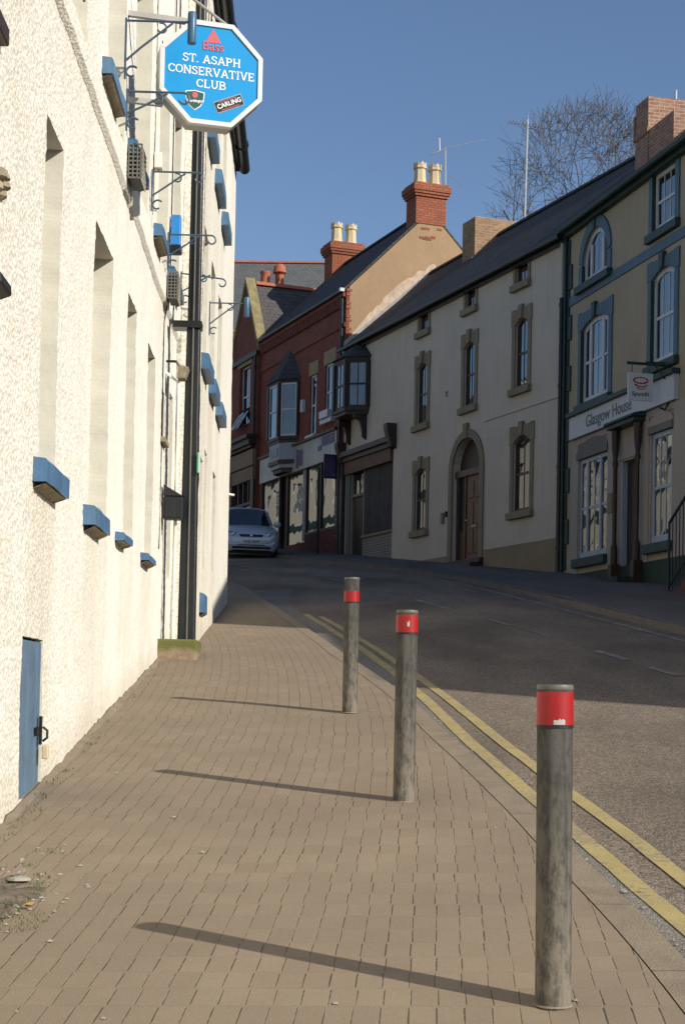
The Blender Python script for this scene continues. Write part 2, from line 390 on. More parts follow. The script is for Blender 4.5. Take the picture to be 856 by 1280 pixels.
# plinth block: orange-brown concrete, green moss towards its top
def mossblock():
    m, nt, b, out = newmat('mossy_concrete'); n = N(nt); o = n.obj(); s = n.sep(o)
    f = n.math('ADD', s[2], n.math('MULTIPLY', n.math('SUBTRACT', n.noise(o, 9, 4, .7), .5), .28))
    c = n.ramp(n.noise(o, 18, 4), [(.35, (.25,.17,.105)), (.65, (.36,.27,.18))])
    c = n.mix(n.ramp(f, [(.02, 0.), (.09, .9)]), c, (.115,.125,.025))
    n.link(c, b.inputs['Base Color']); b.inputs['Roughness'].default_value = .95
    n.link(n.bump(n.noise(o, 60, 4), .8, .01), b.inputs['Normal']); return m
M['moss'] = mossblock()

# ------------------------------------------------------------------ lettering
def text_mb(s, size, bold=0., depth=.004, shear=0.):
    cu = bpy.data.curves.new('lettering', 'FONT'); cu.body = s; cu.size = size; cu.align_x = 'CENTER'; cu.align_y = 'CENTER'
    cu.offset = bold; cu.extrude = depth/2; cu.resolution_u = 3; cu.shear = shear
    o = bpy.data.objects.new('lettering_tmp', cu); col.objects.link(o)
    bpy.context.view_layer.update()
    me = bpy.data.meshes.new_from_object(o.evaluated_get(bpy.context.evaluated_depsgraph_get()))
    mb = MB(); mb.add([v.co for v in me.vertices], [tuple(p.vertices) for p in me.polygons])
    bpy.data.objects.remove(o); bpy.data.curves.remove(cu); bpy.data.meshes.remove(me)
    return mb
def stand(mb, x, y, z, rot=0., sx=1.):
    """text lying in XY -> standing in XZ, facing -y"""
    c, s = math.cos(rot), math.sin(rot)
    mb.v = [(x + sx*(p[0]*c - p[1]*s), y - p[2], z + p[0]*s + p[1]*c) for p in mb.v]
    return mb
# slab serif capitals drawn as strokes
SER = .13
GL = {
 'S': (.66, [[(.58,.74),(.5,.9),(.33,.95),(.16,.88),(.1,.74),(.18,.6),(.33,.52),(.5,.44),(.58,.28),(.5,.12),(.33,.05),(.15,.1),(.07,.27)]], [(.58,.82,0),(.07,.18,0)]),
 'T': (.74, [[(.37,0),(.37,1)],[(.04,.94),(.7,.94)]], [(.37,.03,1),(.05,.82,0),(.69,.82,0)]),
 '.': (.26, [[(.13,0),(.13,.15)]], []),
 'A': (.84, [[(.12,0),(.42,1)],[(.42,1),(.72,0)],[(.2,.33),(.64,.33)]], [(.12,.03,1),(.72,.03,1)]),
 'P': (.72, [[(.17,0),(.17,1)],[(.17,.94),(.45,.94),(.6,.85),(.62,.72),(.57,.58),(.43,.5),(.17,.5)]], [(.17,.03,1),(.12,.97,1)]),
 'H': (.86, [[(.17,0),(.17,1)],[(.69,0),(.69,1)],[(.17,.5),(.69,.5)]], [(.17,.03,1),(.69,.03,1),(.17,.97,1),(.69,.97,1)]),
 'C': (.74, [[(.66,.72),(.57,.89),(.4,.95),(.22,.88),(.11,.7),(.08,.5),(.11,.3),(.22,.12),(.4,.05),(.57,.1),(.67,.26)]], [(.66,.82,0)]),
 'O': (.80, [[(.4,.95),(.2,.87),(.1,.68),(.08,.5),(.1,.32),(.2,.13),(.4,.05),(.6,.13),(.7,.32),(.72,.5),(.7,.68),(.6,.87),(.4,.95)]], []),
 'N': (.86, [[(.16,0),(.16,1)],[(.16,1),(.70,0)],[(.70,0),(.70,1)]], [(.16,.03,1),(.12,.97,1),(.70,.97,1)]),
 'E': (.72, [[(.17,0),(.17,1)],[(.17,.94),(.62,.94)],[(.17,.5),(.5,.5)],[(.17,.06),(.64,.06)]], [(.17,.03,1),(.17,.97,1),(.62,.82,0),(.64,.18,0),(.5,.5,0)]),
 'R': (.80, [[(.17,0),(.17,1)],[(.17,.94),(.45,.94),(.6,.86),(.62,.73),(.57,.6),(.43,.52),(.17,.52)],[(.4,.52),(.68,.02)]], [(.17,.03,1),(.12,.97,1),(.7,.03,1)]),
 'V': (.82, [[(.12,1),(.41,0)],[(.41,0),(.70,1)]], [(.12,.97,1),(.70,.97,1)]),
 'I': (.42, [[(.21,0),(.21,1)]], [(.21,.03,1),(.21,.97,1)]),
 'L': (.70, [[(.17,0),(.17,1)],[(.17,.06),(.62,.06)]], [(.17,.03,1),(.17,.97,1),(.62,.18,0)]),
 'U': (.82, [[(.16,1),(.16,.3),(.24,.12),(.4,.05),(.56,.12),(.65,.3),(.65,1)]], [(.16,.97,1),(.65,.97,1)]),
 'B': (.76, [[(.17,0),(.17,1)],[(.17,.94),(.45,.94),(.58,.86),(.6,.75),(.54,.6),(.4,.53),(.17,.53)],[(.4,.53),(.6,.45),(.66,.28),(.6,.13),(.45,.06),(.17,.06)]], [(.12,.03,1),(.12,.97,1)]),
 ' ': (.40, [], [])}
def serif_text(mb, s, cx, y, zc, h, width):
    tot = sum(GL[c][0] for c in s); kx = width/tot; x = cx - width/2; zb = zc - h/2; k = [0]
    def stroke(p, q, wx, wz):
        d = Vector((q[0]-p[0], q[1]-p[1])); d.normalize(); nx, nz = -d.y*wx/2, d.x*wz/2
        yy = y - .0004 - .0002*k[0]; k[0] = (k[0] + 1) % 9
        e = .0
        mb.poly([(x + p[0]*kx + nx*h, yy, zb + p[1]*h + nz*h), (x + p[0]*kx - nx*h, yy, zb + p[1]*h - nz*h),
                 (x + q[0]*kx - nx*h, yy, zb + q[1]*h - nz*h), (x + q[0]*kx + nx*h, yy, zb + q[1]*h + nz*h)])
    for c in s:
        w, lines, ser = GL[c]
        for ln in lines:
            for p, q in zip(ln, ln[1:]): stroke(p, q, .17, .13)
        for sx, sz, hor in ser:
            if hor: stroke((sx - SER, sz), (sx + SER, sz), .1, .09)
            else: stroke((sx, sz - .1), (sx, sz + .1), .09, .1)
        x += w*kx
    return mb

# ------------------------------------------------------------------ wall pieces
def arc_pts(x0, x1, ztop, rise, n=12):
    """points left to right along an arch whose crown is at ztop"""
    hw = (x1-x0)/2; cx = (x0+x1)/2
    rise = min(rise, hw)
    rad = (hw*hw + rise*rise)/(2*rise); cz = ztop - rad
    a = math.asin(min(1, hw/rad))
    return [(cx + rad*math.sin(-a + 2*a*i/n), cz + rad*math.cos(-a + 2*a*i/n)) for i in range(n+1)]
def wall(mb, x0, x1, z0, z1, ops, y=0., rev=.15):
    xs = sorted(set([x0, x1] + [v for o in ops for v in o[:2]])); zs = sorted(set([z0, z1] + [v for o in ops for v in o[2:4]]))
    for xa, xb in zip(xs, xs[1:]):
        for za, zb in zip(zs, zs[1:]):
            cx, cz = (xa+xb)/2, (za+zb)/2
            if any(o[0] < cx < o[1] and o[2] < cz < o[3] for o in ops): continue
            mb.poly([(xa,y,za),(xb,y,za),(xb,y,zb),(xa,y,zb)])
    for o in ops:
        a, b, c, d = o[:4]; rise = o[4] if len(o) > 4 else 0
        zt = d - rise
        mb.poly([(a,y,c),(a,y,zt),(a,y+rev,zt),(a,y+rev,c)]); mb.poly([(b,y,zt),(b,y,c),(b,y+rev,c),(b,y+rev,zt)])
        mb.poly([(a,y,c),(a,y+rev,c),(b,y+rev,c),(b,y,c)])
        if not rise: mb.poly([(a,y,d),(b,y,d),(b,y+rev,d),(a,y+rev,d)])
        else:
            ar = arc_pts(a, b, d, rise)
            for p, q in zip(ar, ar[1:]):
                if d - min(p[1], q[1]) > 1e-4: mb.poly([(p[0],y,p[1]),(q[0],y,q[1]),(q[0],y,d),(p[0],y,d)])
                mb.poly([(p[0],y,p[1]),(p[0],y+rev,p[1]),(q[0],y+rev,q[1]),(q[0],y,q[1])])
    return mb
def shell(mb, x0, x1, z0, eaves, ridge, depth, ops, rev=.15, left=True, right=True):
    wall(mb, x0, x1, z0, eaves, ops, 0, rev)
    for x, on in ((x0, left), (x1, right)):
        if on: mb.poly([(x,0,z0),(x,0,eaves),(x,depth/2,ridge),(x,depth,eaves),(x,depth,z0)])
    mb.poly([(x1,depth,z0),(x0,depth,z0),(x0,depth,eaves),(x1,depth,eaves)])
    return mb
def roof(B, x0, x1, eaves, ridge, depth, mat, over=.22, verge=.06, th=.07, name='roof'):
    h = depth/2; sl = (ridge-eaves)/h; mb = MB()
    e = eaves - over*sl
    for sgn in (0, 1):
        ya, yb = (-over, h) if not sgn else (depth+over, h)
        lift = .03
        mb.hexa([(x0-verge,ya,e+lift),(x1+verge,ya,e+lift),(x1+verge,yb,ridge+lift-.002*sgn),(x0-verge,yb,ridge+lift-.002*sgn)],
                [(x0-verge,ya,e+lift+th),(x1+verge,ya,e+lift+th),(x1+verge,yb,ridge+lift+th-.002*sgn),(x0-verge,yb,ridge+lift+th-.002*sgn)])
    r = B.part(name, mb, mat)
    rt = MB(); n = max(2, int((x1-x0)/.45)); 
    for i in range(n):
        a = x0 + (x1-x0)*i/n; b = x0 + (x1-x0)*(i+1)/n - .012
        rt.prism([(a,h-.14,ridge+lift+th-.06),(a,h-.05,ridge+lift+th+.06),(a,h+.05,ridge+lift+th+.06),(a,h+.14,ridge+lift+th-.06)], (b-a,0,0))
    B.part('ridge_tiles', rt, M['slate'] if mat is not M['slate_far'] else M['terracotta'], r, smooth=False)
    return r
def surround(B, x0, x1, z0, z1, rise, mat, jw=.17, head=.28, proud=.035, key=True, sill=True, keymat=None, lab=None):
    mb = MB(); y = -proud; yb = .02
    zt = z1 - rise
    for a, b in ((x0-jw, x0), (x1, x1+jw)): mb.box(a, b, y, yb, z0, zt)
    if rise:
        ar = arc_pts(x0, x1, z1, rise, 8)
        zt2 = z1 + head
        pts = [(x0-jw,zt),] + ar + [(x1+jw,zt),(x1+jw,zt2-.04),(x0-jw,zt2-.04)]
        # head made of wedge stones between the arch and a flat top
        for p, q in zip(ar, ar[1:]): mb.prism([(p[0],y,p[1]),(q[0],y,q[1]),(q[0],y,zt2-.04),(p[0],y,zt2-.04)][::-1], (0,proud+.02,0))
        mb.box(x0-jw-.03, x0, y-.004, yb, zt, zt2-.02); mb.box(x1, x1+jw+.03, y-.004, yb, zt, zt2-.02)
    else: mb.box(x0-jw, x1+jw, y, yb, z1, z1+head)
    s = B.part('surround', mb, mat, bevel=.008)
    if key:
        kb = MB(); cx = (x0+x1)/2
        kb.prism([(cx-.07,y-.05,z1-.01),(cx+.07,y-.05,z1-.01),(cx+.10,y-.05,z1+head+.04),(cx-.10,y-.05,z1+head+.04)][::-1], (0,.055+proud,0))
        B.part('keystone', kb, keymat or mat, s, bevel=.006)
    if sill:
        sb = MB(); sb.box(x0-jw-.03, x1+jw+.03, -.11, .05, z0-.17, z0-.005)
        B.part('sill', sb, keymat or mat, s, bevel=.012)
    return s
def sash(B, x0, x1, z0, z1, y, fmat, gmat, vb=1, rise=0, fw=.055, mid=True, lights=1, bars2=None, trans=None, name='window', parent=None):
    """sash window: frame, meeting rail and glazing bars as one mesh, the glass as its pane"""
    mb = MB(); zt = z1 - rise
    mb.box(x0, x0+fw, y, y+.06, z0, zt); mb.box(x1-fw, x1, y, y+.06, z0, zt)
    mb.box(x0+fw, x1-fw, y-.004, y+.06, z0, z0+fw*1.4)
    if rise:
        ar = arc_pts(x0, x1, z1, rise, 12); inn = arc_pts(x0+fw, x1-fw, z1-fw, max(.02, rise-fw*.15), 12)
        for i in range(12): mb.prism([(ar[i][0],y,ar[i][1]),(ar[i+1][0],y,ar[i+1][1]),(inn[i+1][0],y,inn[i+1][1]),(inn[i][0],y,inn[i][1])], (0,.06,0))
    else: mb.box(x0+fw, x1-fw, y-.004, y+.06, z1-fw, z1)
    zm = (z0+z1)/2
    if mid: mb.box(x0+fw, x1-fw, y+.005, y+.055, zm-.03, zm+.03)
    W = x1-x0
    edges = [x0+fw, x1-fw]
    if lights == 3:
        a, b = x0 + W*.27, x1 - W*.27
        mb.box(a-.045, a+.045, y-.012, y+.058, z0+fw, z1-rise*.35-fw*.5); mb.box(b-.045, b+.045, y-.012, y+.058, z0+fw, z1-rise*.35-fw*.5)
        for k in (1,): mb.box((a+b)/2-.012, (a+b)/2+.012, y+.012, y+.05, z0+fw, z1-rise*.2-fw)
    else:
        for k in range(vb):
            xx = x0+fw + (W-2*fw)*(k+1)/(vb+1); mb.box(xx-.012, xx+.012, y+.012, y+.05, z0+fw, z1-(rise*.2)-fw*.8)
    if trans: mb.box(x0+fw, x1-fw, y-.006, y+.057, trans-.03, trans+.03)
    w = B.part(name, mb, fmat, parent, bevel=0)
    pb = MB()
    if rise:
        ar = arc_pts(x0+.01, x1-.01, z1-.01, rise)
        pb.poly([(x0+.01,y+.022,z0+.01),(x1-.01,y+.022,z0+.01)] + [(p[0],y+.022,p[1]) for p in ar[::-1]])
    else: pb.poly([(x0+.01,y+.022,z0+.01),(x1-.01,y+.022,z0+.01),(x1-.01,y+.022,z1-.01),(x0+.01,y+.022,z1-.01)])
    B.part('pane', pb, gmat, w)
    return w
def chimney(B, x0, x1, y0, y1, z0, z1, mat, corb=True, pots=0, potmat=None, poth=.9, pr=.15, cap=.04):
    mb = MB(); mb.box(x0, x1, y0, y1, z0, z1-.42 if corb else z1)
    if corb:
        for k, (a, b, o) in enumerate(((.42,.34,.05),(.34,.26,.09),(.26,.08,.12),(.08,0,.06))): mb.box(x0-o, x1+o, y0-o, y1+o, z1-a, z1-b)
    c = B.part('chimney', mb, mat)
    if cap:
        cb = MB(); cb.hexa([(x0,y0,z1),(x1,y0,z1),(x1,y1,z1),(x0,y1,z1)], [(x0+.1,y0+.1,z1+cap),(x1-.1,y0+.1,z1+cap),(x1-.1,y1-.1,z1+cap),(x0+.1,y1-.1,z1+cap)])
        B.part('flaunching', cb, M['stone'], c)
    for i in range(pots):
        cy = y0 + (y1-y0)*(i+.5)/pots + (.02 if pots == 2 else 0); cx = (x0+x1)/2
        pb = MB(); n = 8; pb.lathe([(pr*1.12,0),(pr*1.12,.06),(pr*.98,.1),(pr*.86,poth-.22),(pr*1.06,poth-.2),(pr*1.08,poth-.15),(pr*.95,poth-.13),(pr*.98,poth-.1)], (cx,cy,z1+cap-.02), n)
        for k in range(n):          # crown points
            a0, a1 = 2*math.pi*k/n, 2*math.pi*(k+1)/n; am = (a0+a1)/2; r = pr*.98; zt = z1+cap-.02+poth-.1
            p = [(cx+r*math.cos(a), cy+r*math.sin(a), zt) for a in (a0,a1)]
            q = [(cx+(r-.03)*math.cos(a), cy+(r-.03)*math.sin(a), zt) for a in (a1,a0)]
            t0 = (cx+r*math.cos(a0), cy+r*math.sin(a0), zt+.1); t1 = (cx+r*math.cos(am), cy+r*math.sin(am), zt+.02); t2 = (cx+r*math.cos(a1), cy+r*math.sin(a1), zt+.1)
            pb.poly([p[0], p[1], t2, t1, t0])
        B.part('chimney_pot', pb, potmat or M['buff'], c)
    return c
def downpipe(B, x, y, z0, z1, mat, r=.05, name='downpipe'):
    mb = MB(); mb.tube([(x,y,z0),(x,y,z1)], r, 10)
    z = z0 + .5
    while z < z1: mb.lathe([(r*1.25,0),(r*1.25,.09)], (x,y,z), 10); z += 1.8
    return B.part(name, mb, mat, smooth=True)

# ================================================================== THE GROUND
KL = [(-14,1.0),(-6,1.26),(0,1.30),(3,1.30),(5.65,1.22),(7.2,1.10),(8.8,.97),(10.1,.83),(12.6,.60),(14.6,.36),(16.6,.05),(19.5,-.34),(24.2,-1.0),(31,-2.0),(36,-3.7),(42,-6.0),(50,-9.1),(62,-13.8),(80,-21)]
KR = [(-14,8.6),(-6,7.6),(0,6.8),(6,6.0),(13,5.05),(19.6,4.25),(25.6,3.5),(31.7,2.72),(35.2,2.0),(37.7,1.25),(42,-.25),(46,-1.55),(50,-3.1),(62,-7.7),(80,-14.8)]
def lerp(T, y):
    for (a, x0), (b, x1) in zip(T, T[1:]):
        if y <= b: return x0 + (x1-x0)*(y-a)/(b-a)
    return T[-1][1]
def smooth(T, y, w=.9): return sum(lerp(T, y + w*k/3) for k in range(-3, 4))/7
kl = lambda y: smooth(KL, y); kr = lambda y: smooth(KR, y, 2.)
def hgt(x, y):
    yy = max(-25, min(110, y)); xx = max(-40, min(40, x)); return g(xx, yy)
def strip(name, ys, fl, fr, nx, dz, mat, uvf=None, kind='structure', jit=0.):
    mb = MB(); uvs = [] if uvf else None
    for y in ys:
        a, b = fl(y), fr(y)
        for i in range(nx+1):
            x = a + (b-a)*i/nx
            z = g(x, y) + dz + (noise.noise((x*.8, y*.8, 3.1))*jit if jit else 0)
            mb.v.append((x, y, z))
            if uvf: uvs.append(uvf(x, y))
    for j in range(len(ys)-1):
        for i in range(nx):
            k = j*(nx+1)+i; mb.f.append((k, k+1, k+nx+2, k+nx+1))
    return tag(mb.build(name, mat, uvs=uvs, smooth=True, sharp=0), kind=kind)
def frange(a, b, s):
    n = int(round((b-a)/s)); return [a + (b-a)*i/n for i in range(n+1)]
ext = frange(-250, -60, 38) + frange(-50, 130, 6) + frange(140, 520, 38)
exx = frange(-260, -40, 44) + frange(-34, 34, 4) + frange(40, 260, 44)
mb = MB()
for y in ext:
    for x in exx: mb.v.append((x, y, hgt(x, y) - .3))
for j in range(len(ext)-1):
    for i in range(len(exx)-1):
        k = j*len(exx)+i; mb.f.append((k, k+1, k+len(exx)+1, k+len(exx)))
tag(mb.build('ground', M['terrain'], smooth=True, sharp=0), kind='structure')
YS = frange(-12, 30, .25) + frange(30.5, 78, 1.)
strip('road', YS, lambda y: kl(y) - .02, lambda y: kr(y) + .02, 14, -.055, M['road'], jit=.012)
# paving columns turn with the street: u is measured across, v along
acc = {}
def phi(y): return .055 if y < 8 else max(-.30, .055 - (y-8)*.0165)
run = 0.; acc_y = []; 
for i, y in enumerate(YS):
    if i: run += phi(y)*(y - YS[i-1])
    acc[round(y, 4)] = run
strip('pavement', YS, lambda y: (-2.6 if y < 24.5 else kl(y) - (1.9 + (y-24.5)*.12)), lambda y: kl(y) - .151, 18, 0, M['paving'],
      uvf=lambda x, y: (x - acc[round(y, 4)], y), jit=.010)
strip('kerb', YS, lambda y: kl(y) - .147, lambda y: kl(y), 2, .002, M['kerb'], jit=.010)
mb = MB()
for y in YS: mb.v += [(kl(y), y, g(kl(y), y) + .012), (kl(y) + .006, y, g(kl(y), y) - .09)]
for j in range(len(YS)-1): mb.f.append((2*j, 2*j+1, 2*j+3, 2*j+2))
# sits just under the kerb top so that the edge reads as one stone
mb.v = [(x, y, z - .016) if k % 2 == 0 else (x, y, z) for k, (x, y, z) in enumerate(mb.v)]
tag(mb.build('kerb_face', M['kerb']), kind='structure')
Y1 = [(-12,1.52),(3,1.56),(6.16,1.385),(7.8,1.17),(10.4,.93),(13.7,.66),(16.5,.40),(19,.06),(21.6,-.30),(26,-.9)]
Y2 = [(-12,1.82),(3,1.82),(6.89,1.545),(8.7,1.33),(11.5,1.06),(14.94,.74),(17,.50),(19.26,.20),(23,-.32),(26,-.75)]
y1 = lambda y: smooth(Y1, y, 1.5); y2 = lambda y: smooth(Y2, y, 1.5)
strip('gutter', frange(-12, 30, .5), lambda y: kl(y) + .004, lambda y: max(kl(y)+.05, y1(y) - .03), 3, -.0505, M['gutter'], jit=.012)
strip('yellow_line', frange(-12, 23.4, .3), lambda y: y1(y) - .045 + .006*noise.noise((0,y*3,1)), lambda y: y1(y) + .052 + .008*noise.noise((0,y*4,2)), 1, -.046, M['yellow'], jit=.012)
strip('yellow_line', frange(-12, 23.0, .3), lambda y: y2(y) - .043 + .006*noise.noise((0,y*3,5)), lambda y: y2(y) + .045 + .008*noise.noise((0,y*4,6)), 1, -.049, M['yellow'], jit=.012)
C = [(2,4.9),(10,3.95),(15.1,3.19),(16.6,2.96),(19.9,2.5),(22.4,2.03),(26.9,1.22),(32,.41),(35.6,-.71),(42,-3.0),(50,-6)]
for a, b in ((3,4.5),(7,8.5),(11,12.5),(15.1,16.0),(16.6,17.7),(19.7,20.6),(21.3,22.4),(24.6,26.9),(29.2,30.6),(32,34.6),(38,40)):
    strip('centre_line', frange(a, b, .3), lambda y: lerp(C, y) - .05, lambda y: lerp(C, y) + .05, 1, -.049, M['white_line'], jit=.012)
strip('far_edge_line', frange(10, 36, .6), lambda y: kr(y) - .33, lambda y: kr(y) - .24, 1, -.049, M['white_line'], jit=.012)
strip('footway', frange(-12, 76, .6), lambda y: kr(y) + .13, lambda y: kr(y) + 5.4, 6, .05, M['footway'], jit=.012)
strip('far_kerb', frange(-12, 76, .6), lambda y: kr(y) + .01, lambda y: kr(y) + .129, 1, .054, M['far_kerb'], jit=.012)
mb = MB(); FY = frange(-12, 76, .6)
for y in FY: mb.v += [(kr(y)+.012, y, g(kr(y), y) + .05), (kr(y) + .005, y, g(kr(y), y) - .09)]
for j in range(len(FY)-1): mb.f.append((2*j, 2*j+2, 2*j+3, 2*j+1))
tag(mb.build('far_kerb_face', M['far_kerb']), kind='structure')

# ================================================================== LEFT: THE CLUBHOUSE
LA = math.radians(91.4); LP = (-1.47, 0)
A = Bld('clubhouse', LP, LA, 12, 'long white roughcast clubhouse with blue window sills along the left pavement', 'building', 'white roughcast buildings on the left')
W1 = [(8.70,9.32,2.78,4.75,'s'),(10.76,11.78,2.78,4.77,'s'),(12.80,13.52,2.78,4.79,'s'),(14.55,15.25,2.78,4.76,'s'),(16.95,17.35,2.78,4.76,''),(16.02,16.36,4.13,4.62,'m'),(8.38,9.08,1.0,1.86,'d')]
W1U = [(9.0,9.9,5.62,7.7,'u'),(10.95,12.05,5.72,7.7,'u'),(12.75,13.85,5.72,7.7,'u'),(14.75,15.75,5.72,7.7,'u'),(16.35,17.25,5.72,7.7,'u')]
W1B = [(-6.2,-5.2,1.4,3.4,'s'),(-2.2,-1.2,1.8,3.8,'s'),(2.0,3.0,2.3,4.3,'s')]
def rough_wall(name, B, x0, x1, z0, z1, ops, step, y0, rev, mat, amp=1., proud=None, wob=.006):
    """wall face as a fine grid whose vertices are pushed in and out, so that edges and reveals are uneven"""
    xs = set(); zs = set()
    bx = sorted(set([x0, x1] + [v for o in ops for v in o[:2]])); bz = sorted(set([z0, z1] + [v for o in ops for v in o[2:4]] + ([proud-.008, proud+.008] if proud else [])))
    for T, S, st in ((bx, xs, step), (bz, zs, lambda v: step(8.)*1.1)):
        for a, b in zip(T, T[1:]):
            n = max(1, int(math.ceil((b-a)/st(a)))); S.update(a + (b-a)*i/n for i in range(n+1))
    xs, zs = sorted(xs), sorted(zs); nx, nz = len(xs), len(zs)
    def disp(x, z):
        d = noise.noise((x*.7, z*.5, 1))*.016 + noise.noise((x*3.1, z*2.3, 5))*.007 + noise.noise((x*17, z*17, 9))*.0035 + noise.noise((x*43, z*43, 2))*.0042
        return d*amp
    mb = MB()
    for z in zs:
        for x in xs:
            y = y0 + disp(x, z) - (.034 if proud and z > proud else 0)
            jx = noise.noise((x*9, z*9, 21))*wob; jz = noise.noise((x*9, z*9, 33))*wob
            mb.v.append((x + jx, y, z + jz))
    cells = {}
    def inside(cx, cz): return any(o[0] < cx < o[1] and o[2] < cz < o[3] for o in ops)
    for j in range(nz-1):
        for i in range(nx-1):
            if inside((xs[i]+xs[i+1])/2, (zs[j]+zs[j+1])/2): continue
            k = j*nx+i; mb.f.append((k, k+1, k+nx+1, k+nx))
    w = B.part(name, mb, mat, smooth=True, sharp=0)
    at_ = w.data.attributes.new('grime', 'FLOAT', 'POINT'); vals = []
    for x, y, z in mb.v:
        p = B.w(x, 0, z); foot = z - g(p[0], p[1]); q = 0.
        q += max(0, 1 - foot/(.28 + .22*noise.noise((x*1.7, 0, 3))))*.75
        for o in ops:
            if len(o) > 4 and o[4] in 's' and o[4] and o[0]-.25 < x < o[1]+.2 and z < o[2] - .02:
                e = min(1, (x - o[0] + .25)/.18, (o[1] + .2 - x)/.18)
                q += .60*e*math.exp(-(o[2]-z)/1.5)*(.65 + .5*noise.noise((x*6, z*.35, 8)))
        if proud and z > proud - .5 and z < proud: q += .25*(z - proud + .5)/.5*(1 + noise.noise((x*5, 0, 2)))
        q += max(0, noise.noise((x*1.1, z*.25, 12)))*.45 + max(0, noise.noise((x*7, z*.5, 15)))*.22
        vals.append(min(1., max(0., q)))
    at_.data.foreach_set('value', vals)
    for o in ops:
        rb = MB()
        r = rev if len(o) < 5 or o[4] != 'm' else .06
        if len(o) > 4 and o[4] == 'd': r = .09
        ia = [i for i, x in enumerate(xs) if o[0]-1e-6 <= x <= o[1]+1e-6]; ja = [j for j, z in enumerate(zs) if o[2]-1e-6 <= z <= o[3]+1e-6]
        loops = [[(i, ja[0]) for i in ia], [(ia[-1], j) for j in ja], [(i, ja[-1]) for i in ia[::-1]], [(ia[0], j) for j in ja[::-1]]]
        for lp in loops:
            for (i, j), (i2, j2) in zip(lp, lp[1:]):
                p = mb.v[j*nx+i]; q = mb.v[j2*nx+i2]
                rb.poly([p, (xs[i], y0+r, zs[j]), (xs[i2], y0+r, zs[j2]), q])
        B.part('reveal', rb, M['reveal'], w)
    return w
w1 = rough_wall('wall', A, -9., 17.62, .2, 5.47+4.9, W1 + W1U + W1B, lambda u: .15 if u < 6 else (.024 if u < 10.5 else .034), 0, .24, M['roughcast'], proud=5.46)
mb = MB(); mb.poly([(17.62,-.05,.2),(17.62,6,.2),(17.62,6,10.37),(17.62,-.05,10.37)]); mb.poly([(-9,6,-2),(-9,0,-2),(-9,0,10.37),(-9,6,10.37)]); mb.poly([(17.62,6,.2),(-9,6,.2),(-9,6,10.37),(17.62,6,10.37)])
A.part('end_wall', mb, M['roughcast_far'])
roof(A, -9, 17.62, 10.4, 13, 6, M['slate'], over=.18)
for o in W1 + W1U + W1B:
    if o[4] in 'su' and o[4] or o[4] == '': sash(A, o[0]-.02, o[1]+.02, o[2]-.02, o[3]+.02, .17, M['white_frame'], M['glass'], vb=1)
def blue_sill(B, a, b, zt, y0, proj, h=.105, end=True):
    n = 6; mb = MB()
    for i in range(n):     # slightly worn, sagging slab
        x0, x1 = a + (b-a)*i/n, a + (b-a)*(i+1)/n
    def P(x, y, z): return (x, y + noise.noise((x*4, z*7, 2))*.006, z + noise.noise((x*3, y*9, 4))*.008)
    mb2 = []
    for i in range(n+1):
        x = a + (b-a)*i/n
        mb2 += [P(x, y0+.2, zt+.03), P(x, y0-proj+.012, zt), P(x, y0-proj, zt-.016), P(x, y0-proj, zt-h), P(x, y0+.05, zt-h-.006)]
    mb.v = mb2
    for i in range(n):
        for k in range(4): q = i*5+k; mb.f.append((q, q+1, q+6, q+5))
    mb.f.append((4,3,2,1,0)); mb.f.append(tuple(n*5 + k for k in range(5)))
    s = B.part('sill', mb, M['sill_blue'])
    if not end: return s
    ub = MB(); m = 10; vs = []
    for i in range(m+1):
        x = a + .02 + (b-a-.06)*i/m; dd = (.022 if h > .11 else .008) + .02*noise.noise((x*9, zt, 6)) + .012*noise.noise((x*31, zt, 6))
        vs += [(x, y0-proj*.86, zt-h-.008), (x, y0-proj*.55, zt-h-dd*.7), (x, y0+.03, zt-h-dd-.03)]
    ub.v = vs
    for i in range(m):
        for k in range(2): q = i*3+k; ub.f.append((q, q+1, q+4, q+3))
    ub.f.append((2,1,0)); ub.f.append((m*3, m*3+1, m*3+2))
    B.part('bedding_stone', ub, M['stone_under'], s)
    return s
for a, b, zt, h in ((8.53,9.33,2.82,.125),(10.55,11.32,2.80,.125),(12.30,12.85,2.795,.06),(14.24,14.9,2.80,.06)): blue_sill(A, a, b, zt, 0, .085, h)
for a, b in ((8.95,9.25),(10.62,11.45),(12.22,13.15),(14.45,15.15),(15.9,17.1)): blue_sill(A, a, b, 5.83, -.034, .08, .105, True)
# pierced mesh over the small vent window
mb = MB()
for i in range(8): x = 16.02 + .34*(i+.5)/8; mb.box(x-.006, x+.006, .012, .02, 4.13, 4.62)
for i in range(12): z = 4.13 + .49*(i+.5)/12; mb.box(16.02, 16.36, .022, .03, z-.006, z+.006)
A.part('vent_mesh', mb, M['wire']); A.part('vent_backing', MB().box(16.0,16.38,.055,.07,4.1,4.64), M['dark'])
A.part('vent_sill', MB().box(15.98,16.42,-.045,.05,4.075,4.125), M['stone_under'])
# cellar hatch: boards, frame shadow gap, hasp and padlock
mb = MB()
for i in range(5):
    a = 8.385 + i*.138; mb.box(a, a+.134, .012 + .003*(i % 2), .045, 1.0, 1.845)
h = A.part('cellar_hatch', mb, M['door_blue'], bevel=.005)
A.part('hatch_backing', MB().box(8.3,9.16,.05,.07,.9,1.92), M['dark'], h)
hb = MB(); hb.box(8.90,9.05,-.006,.008,1.33,1.37); hb.box(8.985,9.02,-.014,.0,1.27,1.43); hb.tube([(9.0,-.02,1.37),(9.0,-.045,1.35),(9.0,-.045,1.31),(9.0,-.02,1.29)], .008, 6)
A.part('hasp', hb, M['black_iron'], h)
A.part('padlock', MB().box(8.975,9.03,-.055,-.02,1.19,1.27), M['buff'], h, bevel=.006)
